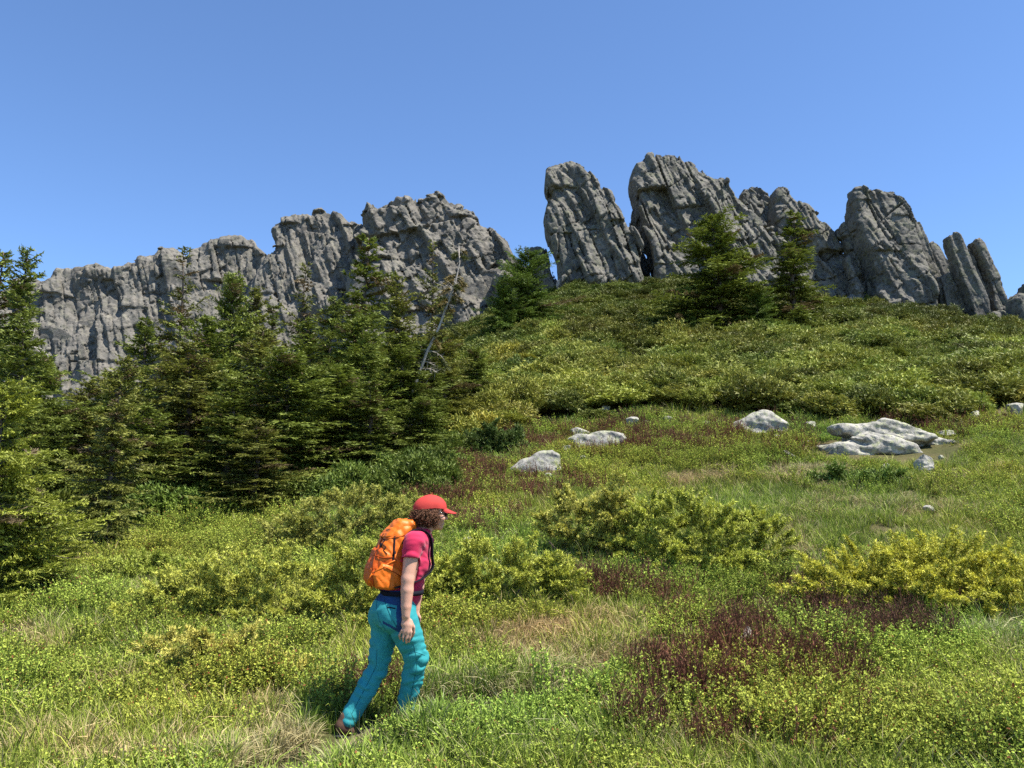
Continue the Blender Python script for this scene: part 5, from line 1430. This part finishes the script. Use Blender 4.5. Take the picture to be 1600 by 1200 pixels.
def crease(p, seed, fr=22, amp=.0075):
    q = np.stack([(p @ FW) * fr * .75 + p[:, 2] * fr * .55, p[:, 2] * fr * .30 - (p @ FW) * fr * .2, (p @ LT) * fr * .45], -1)
    return amp * (1 - 1.6 * np.abs(vnoise(q, seed) + .5 * vnoise(q * 2.1, seed + 2)))
def pack_main():
    V = Vol(PB - np.array([.30, .34, .12]), PB + np.array([.36, .40, .58]), .0055)
    extrude(V, PO, .15, .075, wfun=lambda X, Z: .140 - .10 * np.clip(Z - .22, 0, .3))
    V.warp(lambda p: crease(p, 3))
    return V.mesh('pack_body', [M_ORANGE, M_ORANGE2], PB, lambda c: ((c - PB)[:, 2] < .20 + .25 * ((c - PB) @ FW)).astype(int))
pb = obj('main_compartment', pack_main(), pack)
def ribbon(pts, w, th, wd):
    """webbing along a path; wd: direction across its width"""
    pts = np.asarray(pts, float)
    n_ = 28; s = np.linspace(0, len(pts) - 1, n_)
    k = np.clip(s.astype(int), 0, len(pts) - 2); u = (s - k)[:, None]
    ext = np.concatenate([2 * pts[:1] - pts[1:2], pts, 2 * pts[-1:] - pts[-2:-1]])
    p0, p1, p2, p3 = ext[k], ext[k + 1], ext[k + 2], ext[k + 3]
    c = .5 * (2 * p1 + (p2 - p0) * u + (2 * p0 - 5 * p1 + 4 * p2 - p3) * u ** 2 + (3 * p1 - p0 - 3 * p2 + p3) * u ** 3)
    t = norm(np.gradient(c, axis=0)); a = norm(np.broadcast_to(wd, c.shape) - t * (t @ np.asarray(wd))[:, None]); nn = np.cross(t, a)
    v = np.stack([c + a * w + nn * th, c - a * w + nn * th, c - a * w - nn * th, c + a * w - nn * th], 1).reshape(-1, 3)
    i = np.arange(n_ - 1)[:, None] * 4; jj = np.arange(4)[None]; kk = (jj + 1) % 4
    f = np.stack([i + jj, i + kk, i + 4 + kk, i + 4 + jj], -1).reshape(-1, 4)
    f = np.concatenate([f, [[3, 2, 1, 0], [(n_ - 1) * 4, (n_ - 1) * 4 + 1, (n_ - 1) * 4 + 2, (n_ - 1) * 4 + 3]]])
    return v, f
def on_pack(px, py, out=.165):
    f_, u_ = sag(px, py); return PB + FW * f_ + UP * u_ + LT * out
def lid():
    V = Vol(PB - np.array([.30, .34, .12]), PB + np.array([.36, .40, .58]), .0055)
    extrude(V, [sag(*p) for p in ((606, 826), (621, 811), (641, 810), (646, 820), (640, 836), (620, 842), (602, 844), (597, 838))], .108, .045)
    V.warp(lambda p: crease(p, 23, 24, .006))
    return V.mesh('pack_lid', [M_ORANGE], PB)
obj('lid', lid(), pack)
def pocket():
    V = Vol(PB - np.array([.30, .34, .12]), PB + np.array([.36, .30, .40]), .0055)
    extrude(V, [sag(*p) for p in ((577, 896), (590, 878), (612, 884), (634, 905), (640, 918), (600, 921), (580, 917))], .024, .023, mid=.126, k=.02)
    V.warp(lambda p: crease(p, 9, 26, .006))
    return V.mesh('side_pocket', [M_ORANGE], PB)
obj('side_pocket', pocket(), pack)
def back_pocket():
    V = Vol(PB - np.array([.34, .34, .12]), PB + np.array([.30, .40, .50]), .0055)
    extrude(V, [sag(*p) for p in ((574, 905), (576, 886), (588, 858), (598, 850), (594, 880), (592, 912), (580, 916))], .105, .03)
    V.warp(lambda p: crease(p, 15, 28, .005))
    return V.mesh('back_pocket', [M_ORANGE2], PB)
obj('back_pocket', back_pocket(), pack)
def strap(sg):
    mid = .5 * (j['shN'] + j['shF']); up_ = j['upch']
    o = LT * (.095 * sg)
    pts = [up_ - FW * .12 + o + UP * .0, up_ - FW * .075 + o + UP * .070, up_ + FW * .005 + o + UP * .092, up_ + FW * .078 + o * 1.08 + UP * .040, j['chest'] + FW * .122 + o * 1.18 + UP * .05, j['chest'] + FW * .120 + o * 1.30 - UP * .03, j['chest'] + FW * .03 + o * 1.50 - UP * .10, j['bel'] - FW * .09 + o * 1.5 + UP * .02]
    v, f = ribbon(pts, .022, .003, LT)
    return mesh_np('shoulder_strap', v - PB, f, [M_DARK], True)
for sg in (1, -1): obj('shoulder_strap', strap(sg), pack)
def belt():
    c = j['bel'] - UP * .020; t = np.linspace(0, 2 * np.pi, 40)
    path = c + FW * (.142 * np.cos(t))[:, None] + LT * (.168 * np.sin(t))[:, None]
    n_ = len(t); nn = norm(path - c)
    v = np.stack([path + UP * .015 + nn * .002, path - UP * .015 + nn * .002, path - UP * .015 - nn * .002, path + UP * .015 - nn * .002], 1).reshape(-1, 3)
    i = np.arange(n_ - 1)[:, None] * 4; jj = np.arange(4)[None]; kk = (jj + 1) % 4
    f = np.stack([i + jj, i + kk, i + 4 + kk, i + 4 + jj], -1).reshape(-1, 4)
    return mesh_np('hip_belt', v - PB, f, [M_DARK], True)
obj('hip_belt', belt(), pack)
bpy.context.view_layer.update()
gv, gf_ = [], []
for o in pack.children:
    if o.name.split('.')[0] in ('main_compartment', 'side_pocket', 'back_pocket', 'lid'):
        k0 = len(gv); gv += [Vector(p.co) + Vector(PB) for p in o.data.vertices]; gf_ += [tuple(i + k0 for i in p.vertices) for p in o.data.polygons]
pt_ = BVHTree.FromPolygons(gv, gf_)
M_OSEAM = plain_mat('brown_orange_stitching', (.32, .05, .004), .8, .2)
for nm, pix, w_, m_ in (('lid_strap', [(617, 838), (616, 852), (615, 868), (613, 884)], .006, M_DARK), ('compression_strap', [(583, 868), (600, 872), (620, 870)], .004, M_OSEAM), ('compression_strap', [(578, 898), (596, 888), (612, 878), (624, 874)], .005, M_ORANGE), ('zip', [(598, 840), (590, 858), (584, 878), (582, 898)], .0035, M_OSEAM), ('seam', [(600, 843), (612, 841), (628, 838), (636, 833)], .0026, M_OSEAM), ('seam', [(592, 884), (606, 888), (622, 898), (634, 908)], .0026, M_OSEAM)):
    q_ = drape(pt_, pix, .002)
    if len(q_) > 2:
        v, f = ribbon(q_[::4], w_, .0015, np.array([0, 0, 1.]) if abs(q_[-1][2] - q_[0][2]) < abs(q_[-1][0] - q_[0][0]) else FW); obj(nm, mesh_np(nm, v - PB, f, [m_], True), pack)
for pix in ((615.5, 862), (596, 850)):
    q_ = drape(pt_, [pix, (pix[0] + .4, pix[1] + 4)], .005, 4)
    if len(q_) > 1:
        v, f = tube(q_, .010, 4); obj('buckle', mesh_np('buckle', v - PB, f, [M_DARK], False), pack)
q_ = drape(pt_, [(600, 834), (596, 840), (602, 845), (597, 850), (604, 855), (599, 860), (605, 866)], .003, 30)
v, f = tube(q_, .0026, 5); obj('bungee_cord', mesh_np('bungee_cord', v - PB, f, [M_DARK], True), pack)
v, f = tube(np.array([on_pack(578, 916, .10), on_pack(572, 905, .105), on_pack(577, 894, .11), on_pack(582, 900, .11), on_pack(580, 914, .105)]) - PB, .006, 6); obj('tool_loop', mesh_np('tool_loop', v, f, [M_ORANGE], True), pack)
